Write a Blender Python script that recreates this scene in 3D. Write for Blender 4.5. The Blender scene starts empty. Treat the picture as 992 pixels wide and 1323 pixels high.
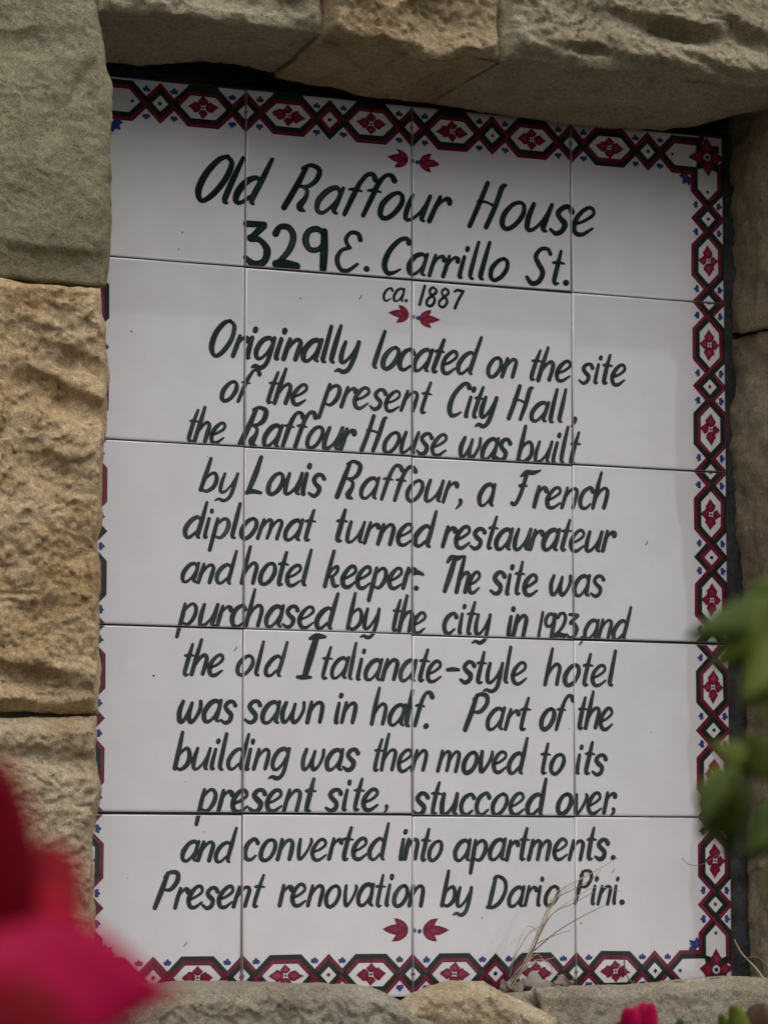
import bpy, math, random
import numpy as np
from mathutils import Vector, Matrix

# ------------------------------------------------------------------ camera, world, sun, exposure
SC = bpy.context.scene
COL = SC.collection
rad = math.radians
F_PX = 4100.0                                   # focal length in photograph pixels (photo is 992 x 1323)
YAW, PITCH, ROLL = rad(-22.998), rad(6.3203), rad(-0.0129)
CAM = np.array([-1.081745, -2.486548, -0.271829])

def rotation(a, b, c):
    ca, sa, cb, sb, cc, sc = math.cos(a), math.sin(a), math.cos(b), math.sin(b), math.cos(c), math.sin(c)
    Rz = np.array([[ca, -sa, 0], [sa, ca, 0], [0, 0, 1]])
    Rx = np.array([[1, 0, 0], [0, cb, -sb], [0, sb, cb]])
    Ry = np.array([[cc, 0, sc], [0, 1, 0], [-sc, 0, cc]])
    return Rz @ Rx @ Ry
MR = rotation(YAW, PITCH, ROLL)

cam_data = bpy.data.cameras.new('camera')
cam = bpy.data.objects.new('camera', cam_data)
COL.objects.link(cam)
cam.matrix_world = Matrix([[MR[0, 0], MR[0, 2], -MR[0, 1], CAM[0]],
                           [MR[1, 0], MR[1, 2], -MR[1, 1], CAM[1]],
                           [MR[2, 0], MR[2, 2], -MR[2, 1], CAM[2]], [0, 0, 0, 1]])
cam_data.sensor_fit = 'VERTICAL'
cam_data.sensor_height = 36.0
cam_data.lens = F_PX / 1323 * 36.0
cam_data.clip_start = 0.05
cam_data.clip_end = 3000
cam_data.dof.use_dof = True
cam_data.dof.focus_distance = 2.60
cam_data.dof.aperture_fstop = 18.0
SC.camera = cam

SUN_EL, SUN_AZ = 56.0, 176.0                     # veiled sun, high and in front of the wall, a little to the right
sv = Vector((math.sin(rad(SUN_AZ)) * math.cos(rad(SUN_EL)), math.cos(rad(SUN_AZ)) * math.cos(rad(SUN_EL)), math.sin(rad(SUN_EL))))
world = bpy.data.worlds.new('World')
SC.world = world
world.use_nodes = True
wn = world.node_tree
sky = wn.nodes.new('ShaderNodeTexSky')
sky.sky_type = 'NISHITA'
sky.sun_disc = False
sky.sun_elevation = rad(SUN_EL)
sky.sun_rotation = rad(SUN_AZ)
sky.air_density = 0.9
sky.dust_density = 2.0
sky.ozone_density = 0.6
hs = wn.nodes.new('ShaderNodeHueSaturation')         # thin cloud: the sky is whiter than clear air
hs.inputs['Saturation'].default_value = 0.35
wn.links.new(sky.outputs[0], hs.inputs['Color'])
wn.links.new(hs.outputs[0], wn.nodes['Background'].inputs[0])
wn.nodes['Background'].inputs[1].default_value = 0.14
sun_data = bpy.data.lights.new('sun', 'SUN')
sun_data.energy = 1.5
sun_data.angle = rad(58)
sun_data.color = (1.0, 0.955, 0.90)
sun = bpy.data.objects.new('sun', sun_data)
COL.objects.link(sun)
sun.rotation_euler = sv.to_track_quat('Z', 'Y').to_euler()
SC.view_settings.view_transform = 'Standard'
SC.view_settings.look = 'None'
SC.view_settings.gamma = 1.0
SC.view_settings.exposure = 0.0

# ------------------------------------------------------------------ helpers
def ray(px, py):
    return MR @ np.array([(px - 496.0) / F_PX, 1.0, -(py - 661.5) / F_PX])
def at(px, py, Y=0.0):
    """point of the world plane y = Y seen at a place of the photograph"""
    d = ray(px, py)
    t = (Y - CAM[1]) / d[1]
    return CAM + d * t
def at_dist(px, py, dist):
    return CAM + ray(px, py) * dist

def hash3(ix, iy, iz, seed):
    h = (ix.astype(np.int64) * 374761393 + iy.astype(np.int64) * 668265263 + iz.astype(np.int64) * 2147483647 + seed * 1274126177) & 0xffffffff
    h = ((h ^ (h >> 13)) * 1274126177) & 0xffffffff
    h = ((h ^ (h >> 15)) * 2246822519) & 0xffffffff
    return ((h ^ (h >> 16)) & 0xffffff) / float(0xffffff)
def vnoise(P, seed=0):
    """smooth value noise in -1..1 over an (n,3) array"""
    I = np.floor(P).astype(np.int64); f = P - I
    w = f * f * f * (f * (f * 6 - 15) + 10)
    r = 0
    for dx in (0, 1):
        for dy in (0, 1):
            for dz in (0, 1):
                ww = (w[:, 0] if dx else 1 - w[:, 0]) * (w[:, 1] if dy else 1 - w[:, 1]) * (w[:, 2] if dz else 1 - w[:, 2])
                r = r + ww * hash3(I[:, 0] + dx, I[:, 1] + dy, I[:, 2] + dz, seed)
    return r * 2 - 1
def fbm(P, seed=0, octaves=4, gain=0.5):
    r = 0; a = 1.0; s = 0
    for k in range(octaves):
        r = r + a * vnoise(P * (2.03 ** k) + 17.3 * k, seed + k * 31); s += a; a *= gain
    return r / s

def tag(o, label=None, cat=None, group=None, kind=None):
    if label: o['label'] = label
    if cat: o['category'] = cat
    if group: o['group'] = group
    if kind: o['kind'] = kind
    return o
def empty(name, loc=(0, 0, 0)):
    o = bpy.data.objects.new(name, None); COL.objects.link(o); o.location = loc
    return o
def mesh_obj(name, verts, faces, mat, parent=None, smooth=False, attr=None):
    me = bpy.data.meshes.new(name)
    me.from_pydata([tuple(map(float, v)) for v in verts] if not isinstance(verts, list) else verts, [], faces)
    me.materials.append(mat)
    if smooth: me.polygons.foreach_set('use_smooth', [True] * len(me.polygons))
    if attr is not None:
        a = me.attributes.new('paint', 'FLOAT', 'POINT')
        a.data.foreach_set('value', np.asarray(attr, dtype=np.float32))
    me.update()
    o = bpy.data.objects.new(name, me); COL.objects.link(o)
    if parent is not None: o.parent = parent
    return o
def fast_mesh(name, V, Q, mat, parent=None, smooth=True):
    """V (n,3), Q (m,4) numpy arrays"""
    me = bpy.data.meshes.new(name)
    me.vertices.add(len(V)); me.vertices.foreach_set('co', np.asarray(V, np.float32).ravel())
    me.loops.add(Q.size); me.loops.foreach_set('vertex_index', np.asarray(Q, np.int32).ravel())
    me.polygons.add(len(Q)); me.polygons.foreach_set('loop_start', np.arange(0, Q.size, 4, dtype=np.int32))
    me.polygons.foreach_set('use_smooth', np.full(len(Q), smooth))
    me.materials.append(mat); me.update(calc_edges=True); me.validate()
    o = bpy.data.objects.new(name, me); COL.objects.link(o)
    if parent is not None: o.parent = parent
    return o

# ------------------------------------------------------------------ materials
class NT:
    def __init__(s, name):
        s.m = bpy.data.materials.new(name); s.m.use_nodes = True
        s.t = s.m.node_tree; s.b = s.t.nodes['Principled BSDF']
    def n(s, typ, **kw):
        x = s.t.nodes.new('ShaderNode' + typ)
        for k, v in kw.items():
            if hasattr(x, k): setattr(x, k, v)
            else: x.inputs[k.replace('_', ' ')].default_value = v
        return x
    def l(s, a, b): s.t.links.new(a, b)
    def coords(s, scale=(1, 1, 1), loc=(0, 0, 0)):
        tc = s.n('TexCoord'); mp = s.n('Mapping'); s.l(tc.outputs['Object'], mp.inputs[0])
        mp.inputs['Scale'].default_value = scale; mp.inputs['Location'].default_value = loc
        return mp.outputs[0]
    def noise(s, co, scale, detail=4, rough=.55, dist=0):
        x = s.n('TexNoise'); s.l(co, x.inputs['Vector'])
        x.inputs['Scale'].default_value = scale; x.inputs['Detail'].default_value = detail
        x.inputs['Roughness'].default_value = rough; x.inputs['Distortion'].default_value = dist
        return x.outputs['Fac']
    def ramp(s, fac, stops):
        r = s.n('ValToRGB'); s.l(fac, r.inputs[0]); e = r.color_ramp.elements
        while len(e) < len(stops): e.new(0.5)
        for k, (p, c) in enumerate(stops): e[k].position = p; e[k].color = (*c, 1) if len(c) == 3 else c
        return r.outputs[0]
    def mix(s, fac, a, b, mode='MIX'):
        x = s.n('Mix', data_type='RGBA', blend_type=mode)
        for idx, v in ((0, fac), (6, a), (7, b)):
            if isinstance(v, (int, float)): x.inputs[idx].default_value = v
            elif isinstance(v, tuple): x.inputs[idx].default_value = (*v, 1)
            else: s.l(v, x.inputs[idx])
        return x.outputs[2]
    def bump(s, h, strength=.5, dist=.001, prev=None):
        x = s.n('Bump'); s.l(h, x.inputs['Height']); x.inputs['Strength'].default_value = strength
        x.inputs['Distance'].default_value = dist
        if prev is not None: s.l(prev, x.inputs['Normal'])
        return x.outputs[0]

def g3(v): return (v, v, v)
def stone_material(name, base, dark, light, stain, off, stain_amt=.5, gain=2.0):
    m = NT(name); co = m.coords(loc=off)
    big = m.noise(co, 7, 5, .6, .6)
    col = m.ramp(big, [(.3, dark), (.5, base), (.72, light)])
    warm = m.noise(co, 17, 6, .65, 1.2)
    wf = m.ramp(warm, [(.48, g3(0)), (.68, g3(stain_amt))])
    col = m.mix(wf, col, stain)
    blot = m.noise(co, 46, 6, .7, .4)
    bf = m.ramp(blot, [(.30, g3(.40)), (.44, g3(0))])
    col = m.mix(bf, col, tuple(c * .45 for c in dark))
    mid = m.noise(co, 210, 6, .8, .5)
    col = m.mix(.8, col, m.ramp(mid, [(.34, g3(.46)), (.5, g3(.74)), (.66, g3(1.0))]), 'MULTIPLY')
    grain = m.noise(co, 720, 3, .8)
    gr = m.ramp(grain, [(.32, g3(.26)), (.5, g3(.62)), (.68, g3(1.0))])
    col = m.mix(.75, col, gr, 'MULTIPLY')
    spot = m.n('TexVoronoi'); m.l(co, spot.inputs['Vector']); spot.inputs['Scale'].default_value = 95
    sp = m.ramp(spot.outputs['Distance'], [(.07, g3(.55)), (.16, g3(0))])
    pick = m.ramp(m.noise(co, 60, 2), [(.56, g3(0)), (.62, g3(1))])
    col = m.mix(m.mix(1.0, sp, pick, 'MULTIPLY'), col, (.05, .045, .035))
    vm = m.n('VectorMath', operation='SCALE'); m.l(col, vm.inputs[0]); vm.inputs['Scale'].default_value = gain
    m.l(vm.outputs[0], m.b.inputs['Base Color'])
    m.b.inputs['Roughness'].default_value = .95
    m.b.inputs['Specular IOR Level'].default_value = .25
    b1 = m.bump(mid, 1.0, .0027)
    b2 = m.bump(grain, 1.0, .0012, b1)
    m.l(b2, m.b.inputs['Normal'])
    return m.m

M = {}
M['stone_green'] = stone_material('greenish_sandstone', (.45, .405, .26), (.33, .295, .185), (.56, .51, .36), (.33, .27, .16), (3.1, 0, 1.7), .4, 1.55)
M['stone_ochre'] = stone_material('ochre_sandstone', (.57, .42, .245), (.43, .31, .17), (.66, .515, .33), (.42, .27, .12), (0, 2, 5.2), .7, 2.2)
M['stone_buff'] = stone_material('buff_sandstone', (0.55, 0.44, 0.29), (0.42, 0.33, 0.21), (0.64, 0.54, 0.385), (.42, .28, .13), (8, 1, 2.2), .6)
M['stone_brown'] = stone_material('brown_sandstone', (0.46, 0.35, 0.205), (0.32, 0.235, 0.13), (0.57, 0.45, 0.28), (.36, .24, .12), (5, 3, 9), .6)
M['stone_jamb'] = stone_material('shaded_brown_sandstone', (.40, .315, .20), (.28, .22, .135), (.50, .41, .28), (.40, .29, .17), (5, 3, 9), .6, 1.75)  # darker copy of the brown sandstone; the jamb's shade is in its colour
M['stone_grey'] = stone_material('grey_sandstone', (.51, .44, .30), (.385, .325, .21), (.60, .53, .385), (.38, .29, .18), (1, 7, 4), .4, 1.7)
M['stone_pale'] = stone_material('pale_sill_sandstone', (0.48, 0.42, 0.315), (0.38, 0.32, 0.235), (0.56, 0.5, 0.39), (.38, .29, .17), (2, 5, 8), .4, 1.6)

def mortar_material(name, c0, c1):
    m = NT(name); co = m.coords()
    col = m.ramp(m.noise(co, 60, 6, .7), [(.3, c0), (.7, c1)])
    m.l(col, m.b.inputs['Base Color']); m.b.inputs['Roughness'].default_value = .95
    m.l(m.bump(m.noise(co, 220, 6, .7), .8, .002), m.b.inputs['Normal'])
    return m.m
M['mortar'] = mortar_material('old_mortar', (.13, .11, .085), (.24, .21, .165))
M['mortar_pale'] = mortar_material('pale_mortar', (.30, .27, .22), (.42, .39, .33))
M['bed'] = mortar_material('dark_tile_cement', (.014, .014, .016), (.075, .076, .082))
M['grout'] = mortar_material('grey_grout', (.10, .09, .085), (.17, .155, .15))
M['soil'] = mortar_material('dark_soil', (.03, .024, .017), (.06, .048, .034))  # soil colour set dark to cut bounced light

def glaze(nt, rough=.012, spec=1.0):
    co = nt.coords()
    b = nt.bump(nt.noise(co, 9, 2, .4), .12, .00008)
    b = nt.bump(nt.noise(co, 60, 2, .4), .05, .000012, b)
    nt.l(b, nt.b.inputs['Normal'])
    nt.b.inputs['Roughness'].default_value = rough
    nt.b.inputs['Specular IOR Level'].default_value = spec
    return co
def tile_material():
    m = NT('white_glazed_tile'); co = glaze(m)
    col = m.ramp(m.noise(co, 22, 4, .6), [(.35, (.68, .667, .69)), (.65, (.725, .714, .74))])
    fleck = m.n('TexVoronoi'); m.l(co, fleck.inputs['Vector']); fleck.inputs['Scale'].default_value = 55
    f1 = m.ramp(fleck.outputs['Distance'], [(.028, g3(.85)), (.05, g3(0))])
    pick = m.ramp(m.noise(co, 23, 1), [(.64, g3(0)), (.66, g3(1))])
    col = m.mix(m.mix(1.0, f1, pick, 'MULTIPLY'), col, (.10, .08, .07))
    # rain dust, a little heavier in patches
    dust = m.ramp(m.noise(m.coords((1, 1, .25)), 30, 5, .7), [(.55, g3(0)), (.8, g3(.10))])
    col = m.mix(dust, col, (.42, .36, .30))
    oi = m.n('ObjectInfo')
    col = m.mix(1.0, col, m.ramp(oi.outputs['Random'], [(0, (.955, .96, .955)), (.5, (.985, .98, .975)), (1, (1, 1, 1))]), 'MULTIPLY')
    m.l(col, m.b.inputs['Base Color'])
    return m.m
M['tile'] = tile_material()
def paint_material(name, edge, centre, streak, rough=.08):
    """glaze paint: pools darker at the brush edge, thinner and streaky along the middle"""
    m = NT(name); co = glaze(m, rough, .35)
    a = m.n('Attribute', attribute_name='paint')
    st = m.noise(m.coords((1, 1, .45)), 130, 4, .7, .6)
    thin = m.ramp(st, [(.36, g3(.1)), (.62, g3(1))])
    av = m.ramp(a.outputs['Fac'], [(.2, g3(0)), (.85, g3(1))])
    f = m.mix(1.0, thin, av, 'MULTIPLY')
    col = m.mix(f, edge, centre)
    lf = m.ramp(m.noise(co, 14, 2), [(.45, g3(0)), (.75, g3(.55))])
    col = m.mix(m.mix(1.0, lf, av, 'MULTIPLY'), col, streak)
    m.l(col, m.b.inputs['Base Color'])
    return m.m
M['green'] = paint_material('dark_green_glaze', (.010, .019, .015), (.027, .050, .041), (.085, .128, .108))
M['bgreen'] = paint_material('border_green_glaze', (.006, .020, .013), (.010, .034, .021), (.018, .046, .03))
M['maroon'] = paint_material('maroon_glaze', (.10, .006, .022), (.19, .016, .050), (.29, .048, .10))
M['red'] = paint_material('rose_red_glaze', (.15, .007, .025), (.28, .022, .062), (.46, .11, .17))
M['blue'] = paint_material('cobalt_blue_glaze', (.020, .035, .16), (.055, .085, .30), (.14, .19, .42))
M['black'] = paint_material('black_glaze', (.006, .007, .008), (.012, .013, .015), (.02, .02, .02))
M['halo'] = paint_material('pale_blue_wash', (.55, .56, .66), (.60, .60, .68), (.62, .62, .68))
M['pink'] = paint_material('faint_pink_wash', (.66, .58, .60), (.68, .60, .62), (.66, .6, .62))

def leaf_material(name, c0, c1, rough=.45, trans=.25):
    m = NT(name); co = m.coords()
    col = m.ramp(m.noise(co, 40, 4), [(.35, c0), (.65, c1)])
    m.l(col, m.b.inputs['Base Color']); m.b.inputs['Roughness'].default_value = rough; m.b.inputs['Specular IOR Level'].default_value = .18
    m.m.diffuse_color = (*c1, 1)
    tr = m.n('BsdfTranslucent'); m.l(col, tr.inputs['Color'])
    mx = m.n('MixShader'); mx.inputs[0].default_value = trans
    m.l(m.b.outputs[0], mx.inputs[1]); m.l(tr.outputs[0], mx.inputs[2])
    m.l(mx.outputs[0], m.t.nodes['Material Output'].inputs['Surface'])
    m.l(m.bump(m.noise(co, 150, 3), .3, .001), m.b.inputs['Normal'])
    return m.m
M['leaf'] = leaf_material('mid_green_leaf', (.11, .15, .022), (.22, .26, .045), .45, .4)
M['leaf_dark'] = leaf_material('dark_green_leaf', (.045, .070, .012), (.10, .14, .026), .5, .12)
M['leaf_brown'] = leaf_material('browning_leaf', (.07, .04, .025), (.12, .075, .04), .6, .15)
M['petal_red'] = leaf_material('deep_red_petal', (.34, .001, .012), (.44, .002, .022), .6, .3)
M['petal_dark'] = leaf_material('dark_red_petal', (.20, .001, .008), (.32, .002, .016), .6, .25)
M['petal_pink'] = leaf_material('magenta_petal', (.44, .003, .050), (.56, .005, .080), .6, .3)
M['stem'] = leaf_material('woody_green_stem', (.07, .06, .03), (.11, .09, .045), .7, 0)
M['straw'] = leaf_material('dry_straw', (.42, .33, .23), (.58, .48, .35), .7, .2)
M['straw_dark'] = leaf_material('weathered_stalk', (.16, .11, .08), (.26, .19, .14), .8, .1)
M['litter'] = leaf_material('dead_leaf', (.20, .165, .14), (.36, .31, .27), .85, .1)
M['bark'] = leaf_material('tree_bark', (.07, .05, .035), (.12, .09, .06), .9, 0)

# ------------------------------------------------------------------ stones
def pl(points, t):
    p = np.asarray(points, float)
    return np.interp(t, p[:, 0], p[:, 1])

def facets(x, z, seed, size):
    """creased, chipped relief: highest of tilted planes around jittered cells, about -1..1"""
    P = np.stack([x, z, x * 0 + seed * 3.7], 1)
    wx = x + .35 * size * fbm(P / size * 1.1, seed + 5, 3); wz = z + .35 * size * fbm(P / size * 1.1 + 40, seed + 9, 3)
    cx, cz = np.floor(wx / size).astype(int), np.floor(wz / size).astype(int)
    best = np.full(len(x), -9.0)
    o = np.zeros_like(cx)
    for i in range(-2, 3):
        for j in range(-2, 3):
            ix, iz = cx + i, cz + j
            h1, h2 = hash3(ix, iz, o, seed), hash3(ix, iz, o + 1, seed)
            h3, h4, h5 = hash3(ix, iz, o + 2, seed), hash3(ix, iz, o + 3, seed), hash3(ix, iz, o + 4, seed)
            dx = wx / size - (ix + h1); dz = wz / size - (iz + h2)
            v = h3 * .9 + (h4 - .5) * 1.3 * dx + (h5 - .5) * 1.3 * dz - .55 * (dx * dx + dz * dz)
            best = np.maximum(best, v)
    return best - .45

def sstep(a, b, x):
    t = np.clip((x - a) / (b - a), 0, 1); return t * t * (3 - 2 * t)

def stone(name, mat, parent, yf, yb, front, back=None, res=.005, amp=.012, fsize=.09, bulge=.006, ramp=(.012, .012, .012, .012),
          rough=.003, seed=1, dents=(), label=None, under=.0025, ref=None, flake=.0034):
    """rock-faced block lofted between a front outline (plane yf) and a back outline (plane yb). An outline is L,R (x for each y) and
    T,B (y for each x) polylines given in photograph pixels on their own plane, or world metres when the tuple starts with 'w'."""
    def world(outline, Y, u, v):
        if outline[0] == 'w':
            _, x0, x1, z0, z1 = outline
            return np.stack([x0 + (x1 - x0) * u, u * 0 + Y, z1 + (z0 - z1) * v], 1)
        L, R, T, B = outline
        y0 = min(p[0] for p in L); y1 = max(p[0] for p in L)
        yy = y0 + (y1 - y0) * v
        X = pl(L, yy) * (1 - u) + pl(R, yy) * u
        # top/bottom polylines are functions of x at their own edge
        Yp = pl(T, X) * (1 - v) + pl(B, X) * v
        X = pl(L, Yp) * (1 - u) + pl(R, Yp) * u
        d = np.stack([(X - 496) / F_PX, X * 0 + 1, -(Yp - 661.5) / F_PX], 1) @ MR.T
        t = (Y - CAM[1]) / d[:, 1]
        return CAM + d * t[:, None]
    def base(u, v, w):
        if ref == 'back':
            Bk = world(back, yb, u, v); Fr = Bk.copy(); Fr[:, 1] = yf
        else:
            Fr = world(front, yf, u, v)
            if back is None: Bk = Fr.copy(); Bk[:, 1] = yb
            else: Bk = world(back, yb, u, v)
        return Fr * (1 - w[:, None]) + Bk * w[:, None]
    o3 = np.array([0., 1, 0, 1]); q3 = np.array([0., 0, 1, 1])
    c = base(o3, q3, o3 * 0)
    W = np.linalg.norm(c[1] - c[0]); H = np.linalg.norm(c[2] - c[0]); D = abs(yb - yf)
    nu, nv, nw = max(4, int(W / res)), max(4, int(H / res)), max(3, int(D / (res * 1.6)))
    idx = {}; V = []; Q = []
    grids = []
    def face(fu, n1, n2, key):
        a, b = np.meshgrid(np.arange(n1 + 1), np.arange(n2 + 1), indexing='ij')
        ijk = fu(a.ravel(), b.ravel())
        ids = (ijk[0] * 4096 + ijk[1]) * 4096 + ijk[2]
        return ids.reshape(n1 + 1, n2 + 1)
    z = lambda a: a * 0
    F = [face(lambda a, b: (a, b, z(a)), nu, nv, 0)[:, ::-1],
         face(lambda a, b: (z(a), a, b), nv, nw, 1)[:, ::-1],
         face(lambda a, b: (z(a) + nu, a, b), nv, nw, 2),
         face(lambda a, b: (a, z(a), b), nu, nw, 3),
         face(lambda a, b: (a, z(a) + nv, b), nu, nw, 4)[:, ::-1],
         face(lambda a, b: (a, b, z(a) + nw), nu, nv, 5)]
    allid = np.unique(np.concatenate([f.ravel() for f in F]))
    quads = np.concatenate([np.stack([f[:-1, :-1], f[1:, :-1], f[1:, 1:], f[:-1, 1:]], -1).reshape(-1, 4) for f in F])
    Q = np.searchsorted(allid, quads)[:, ::-1]
    k = allid % 4096; j = (allid // 4096) % 4096; i = allid // (4096 * 4096)
    u, v, w = i / nu, j / nv, k / nw
    P = base(u, v, w)
    # distance to each side of the face
    inner = sstep(0, ramp[0], u * W) * sstep(0, ramp[1], (1 - u) * W) * sstep(0, ramp[2], v * H) * sstep(0, ramp[3], (1 - v) * H)
    fw = np.clip(1 - w * D / .004, 0, 1) * inner
    x, zz = P[:, 0], P[:, 2]
    f = facets(x, zz, seed, fsize) * amp + facets(x, zz, seed + 77, fsize * .38) * amp * .33
    f += fbm(P * 60, seed + 3, 4, .6) * amp * .22
    f += bulge
    rg = 1 - np.abs(fbm(P * 75 + 31, seed + 41, 4, .62))
    f += (rg - .8) * flake
    tz = fbm(P * np.array([26., 26, 40]) + 61, seed + 43, 4, .6) * 3.0
    f += (np.floor(tz) + sstep(.0, .30, tz - np.floor(tz)) - tz) * flake * 1.3
    for (px, py, rx, ry, dep, ang) in dents:
        c0 = at(px, py, yf); mx = .00062
        ca, sa = math.cos(rad(ang)), math.sin(rad(ang))
        dx = (x - c0[0]) / mx; dz = (zz - c0[2]) / mx
        wob = 1 + .35 * fbm(P * 40, seed + 55, 3)
        a_ = (dx * ca + dz * sa) / rx * wob; b_ = (-dx * sa + dz * ca) / ry * wob
        r2 = a_ * a_ + b_ * b_
        # steep upper lip, gentle lower slope
        prof = np.exp(-r2 * .9) * np.where(b_ > 0, np.clip(1 - (b_ / .95) ** 6, 0, 1), 1)
        f -= dep * prof
    P[:, 1] -= f * fw
    n3 = np.stack([fbm(P * 38, seed + 11, 5, .6), fbm(P * 38 + 9, seed + 12, 5, .6), fbm(P * 38 + 23, seed + 13, 5, .6)], 1)
    n3b = np.stack([fbm(P * 11, seed + 21, 3), fbm(P * 11 + 5, seed + 22, 3), fbm(P * 11 + 7, seed + 23, 3)], 1)
    P = P + n3 * rough + n3b * under
    # knock the arris off
    edge = (np.minimum(np.minimum(u * W, (1 - u) * W), np.minimum(v * H, (1 - v) * H)) < .0015) & (w * D < .002)
    chip = np.clip(fbm(P * 55, seed + 31, 3) + .15, 0, 1) * .007
    P[edge, 1] += chip[edge]
    o = fast_mesh(name, P, Q, M[mat], parent)
    if label: o['label'] = label
    return o

wall = empty('stone_wall', (0, 0, -1.2))
wall_inv = Matrix.Translation((0, 0, 1.2))
tag(wall, 'rough sandstone block wall framing the white tiled plaque in its recess', 'wall')
def in_wall(o):
    o.matrix_parent_inverse = wall_inv; return o

# left pier
in_wall(stone('stone', 'stone_green', wall, -.105, .03,
    ([(-260, -420), (360, -420)], [(-260, 120), (0, 124), (35, 132), (75, 137), (110, 145), (200, 145), (300, 144), (345, 141), (372, 137)],
     [(-420, -262), (140, -258)], [(-420, 342), (0, 356), (60, 361), (140, 367)]),
    res=.0022, flake=.0012, amp=.0055, fsize=.10, bulge=.008, ramp=(.02, .012, .012, .026), seed=3, rough=.0032,
    dents=[(100, 110, 6, 44, .004, -28), (60, 338, 150, 18, .005, -3), (25, 60, 60, 20, .003, 10)], label='greenish grey topmost block of the left pier'))
in_wall(stone('stone', 'stone_ochre', wall, -.108, .03,
    ([(363, -420), (922, -420)], [(363, 130), (405, 131), (440, 139), (470, 143), (560, 141), (600, 134), (650, 132), (700, 128), (740, 132), (790, 127), (850, 132), (880, 128), (925, 126)],
     [(-420, 346), (0, 360), (60, 365), (140, 371)], [(-420, 926), (0, 922), (60, 921), (140, 919)]),
    res=.0020, amp=.016, fsize=.085, bulge=.010, ramp=(.02, .010, .008, .012), seed=8, rough=.0038,
    dents=[(78, 515, 62, 21, .016, -22), (92, 470, 40, 14, .007, -20), (40, 885, 75, 22, .014, -8), (8, 440, 9, 90, .005, 5), (15, 760, 22, 50, .006, 25), (60, 605, 42, 22, .006, -30), (75, 800, 60, 26, .004, 5)],
    label='ochre middle block of the left pier with deep chisel scars'))
in_wall(stone('stone', 'stone_buff', wall, -.110, .03,
    ([(925, -420), (1420, -420)], [(925, 125), (990, 128), (1020, 133), (1040, 129), (1060, 125), (1100, 123), (1250, 122), (1420, 122)],
     [(-420, 930), (0, 926), (60, 925), (140, 923)], [(-420, 1420), (140, 1420)]),
    res=.0022, amp=.011, fsize=.08, bulge=.008, ramp=(.02, .010, .014, .012), seed=14, rough=.0036,
    dents=[(85, 985, 45, 16, .008, -12), (30, 975, 40, 14, .006, 5), (110, 1100, 30, 40, .005, 0)], label='pale buff lowest block of the left pier'))
# lintel
in_wall(stone('stone', 'stone_grey', wall, -.108, -.022,
    ([(-220, 124), (45, 128)], [(-220, 413), (50, 415)],
     [(100, -222), (420, -218)], [(100, 12), (160, 14), (210, 15), (280, 27), (350, 36), (420, 44)]),
    back=([(-220, 60), (110, 60)], [(-220, 350), (60, 352), (110, 353)], [(50, -180), (360, -180)], [(50, 74), (140, 82), (210, 84), (260, 80), (300, 84), (355, 97)]),
    res=.0024, amp=.012, fsize=.07, bulge=.005, ramp=(.008, .005, .01, .010), seed=21, rough=.0028,
    dents=[(300, -8, 70, 26, .012, -6), (380, 8, 16, 14, .006, 20)], label='left lintel block over the plaque'))
in_wall(stone('stone', 'stone_brown', wall, -.112, -.022,
    ([(-220, 417), (77, 417)], [(-220, 643), (80, 645)],
     [(410, -222), (650, -218)], [(410, 46), (440, 55), (480, 61), (520, 66), (545, 74), (600, 71), (650, 78)]),
    back=([(-220, 354), (135, 355)], [(-220, 553), (135, 556)], [(350, -180), (560, -180)], [(350, 100), (400, 108), (440, 113), (490, 125), (560, 133)]),
    res=.0020, amp=.020, fsize=.075, bulge=.008, ramp=(.006, .006, .01, .008), seed=27, rough=.0028,
    dents=[(560, 25, 46, 42, .018, 35), (455, 30, 20, 34, .009, -25), (625, 10, 14, 50, .006, -20)], label='middle lintel block with a sharp diagonal ridge'))
in_wall(stone('stone', 'stone_grey', wall, -.114, -.022,
    ([(-220, 652), (140, 652)], [(-220, 1330), (140, 1330)],
     [(640, -222), (1340, -200)], [(640, 75), (700, 79), (740, 84), (790, 89), (830, 93), (880, 103), (940, 108), (992, 113), (1340, 150)]),
    back=([(-220, 557), (170, 557)], [(-220, 1100), (120, 1100)], [(540, -180), (1110, -170)], [(540, 135), (620, 143), (700, 157), (790, 167), (850, 168), (900, 160), (940, 140), (1000, 108), (1110, 60)]),
    res=.0022, amp=.009, fsize=.085, bulge=.010, ramp=(.006, .012, .01, .012), seed=33, rough=.0034,
    dents=[(875, 43, 70, 17, .030, -3), (745, 66, 34, 9, .012, 0), (960, 50, 50, 14, .014, -28), (800, 78, 50, 8, .007, -10), (920, 92, 60, 8, .007, -12)], label='long right lintel block with a deep scooped hollow'))
# pale mortar strip between the middle and right lintel blocks
def strip(name, mat, x0, x1, y0, y1, Y0, Y1, seed, rough=.0015, parent=wall):
    p0 = at(x0, y0, Y0); p1 = at(x1, y1, Y0)
    return stone(name, mat, parent, Y0, Y1, ('w', p0[0], p1[0], p1[2], p0[2]), res=.004, amp=.0, bulge=.0015, ramp=(.002,) * 4, rough=rough, under=.001, seed=seed)
in_wall(strip('mortar_joint', 'mortar_pale', 646, 652.5, -220, 72, -.105, -.03, 41))

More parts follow.
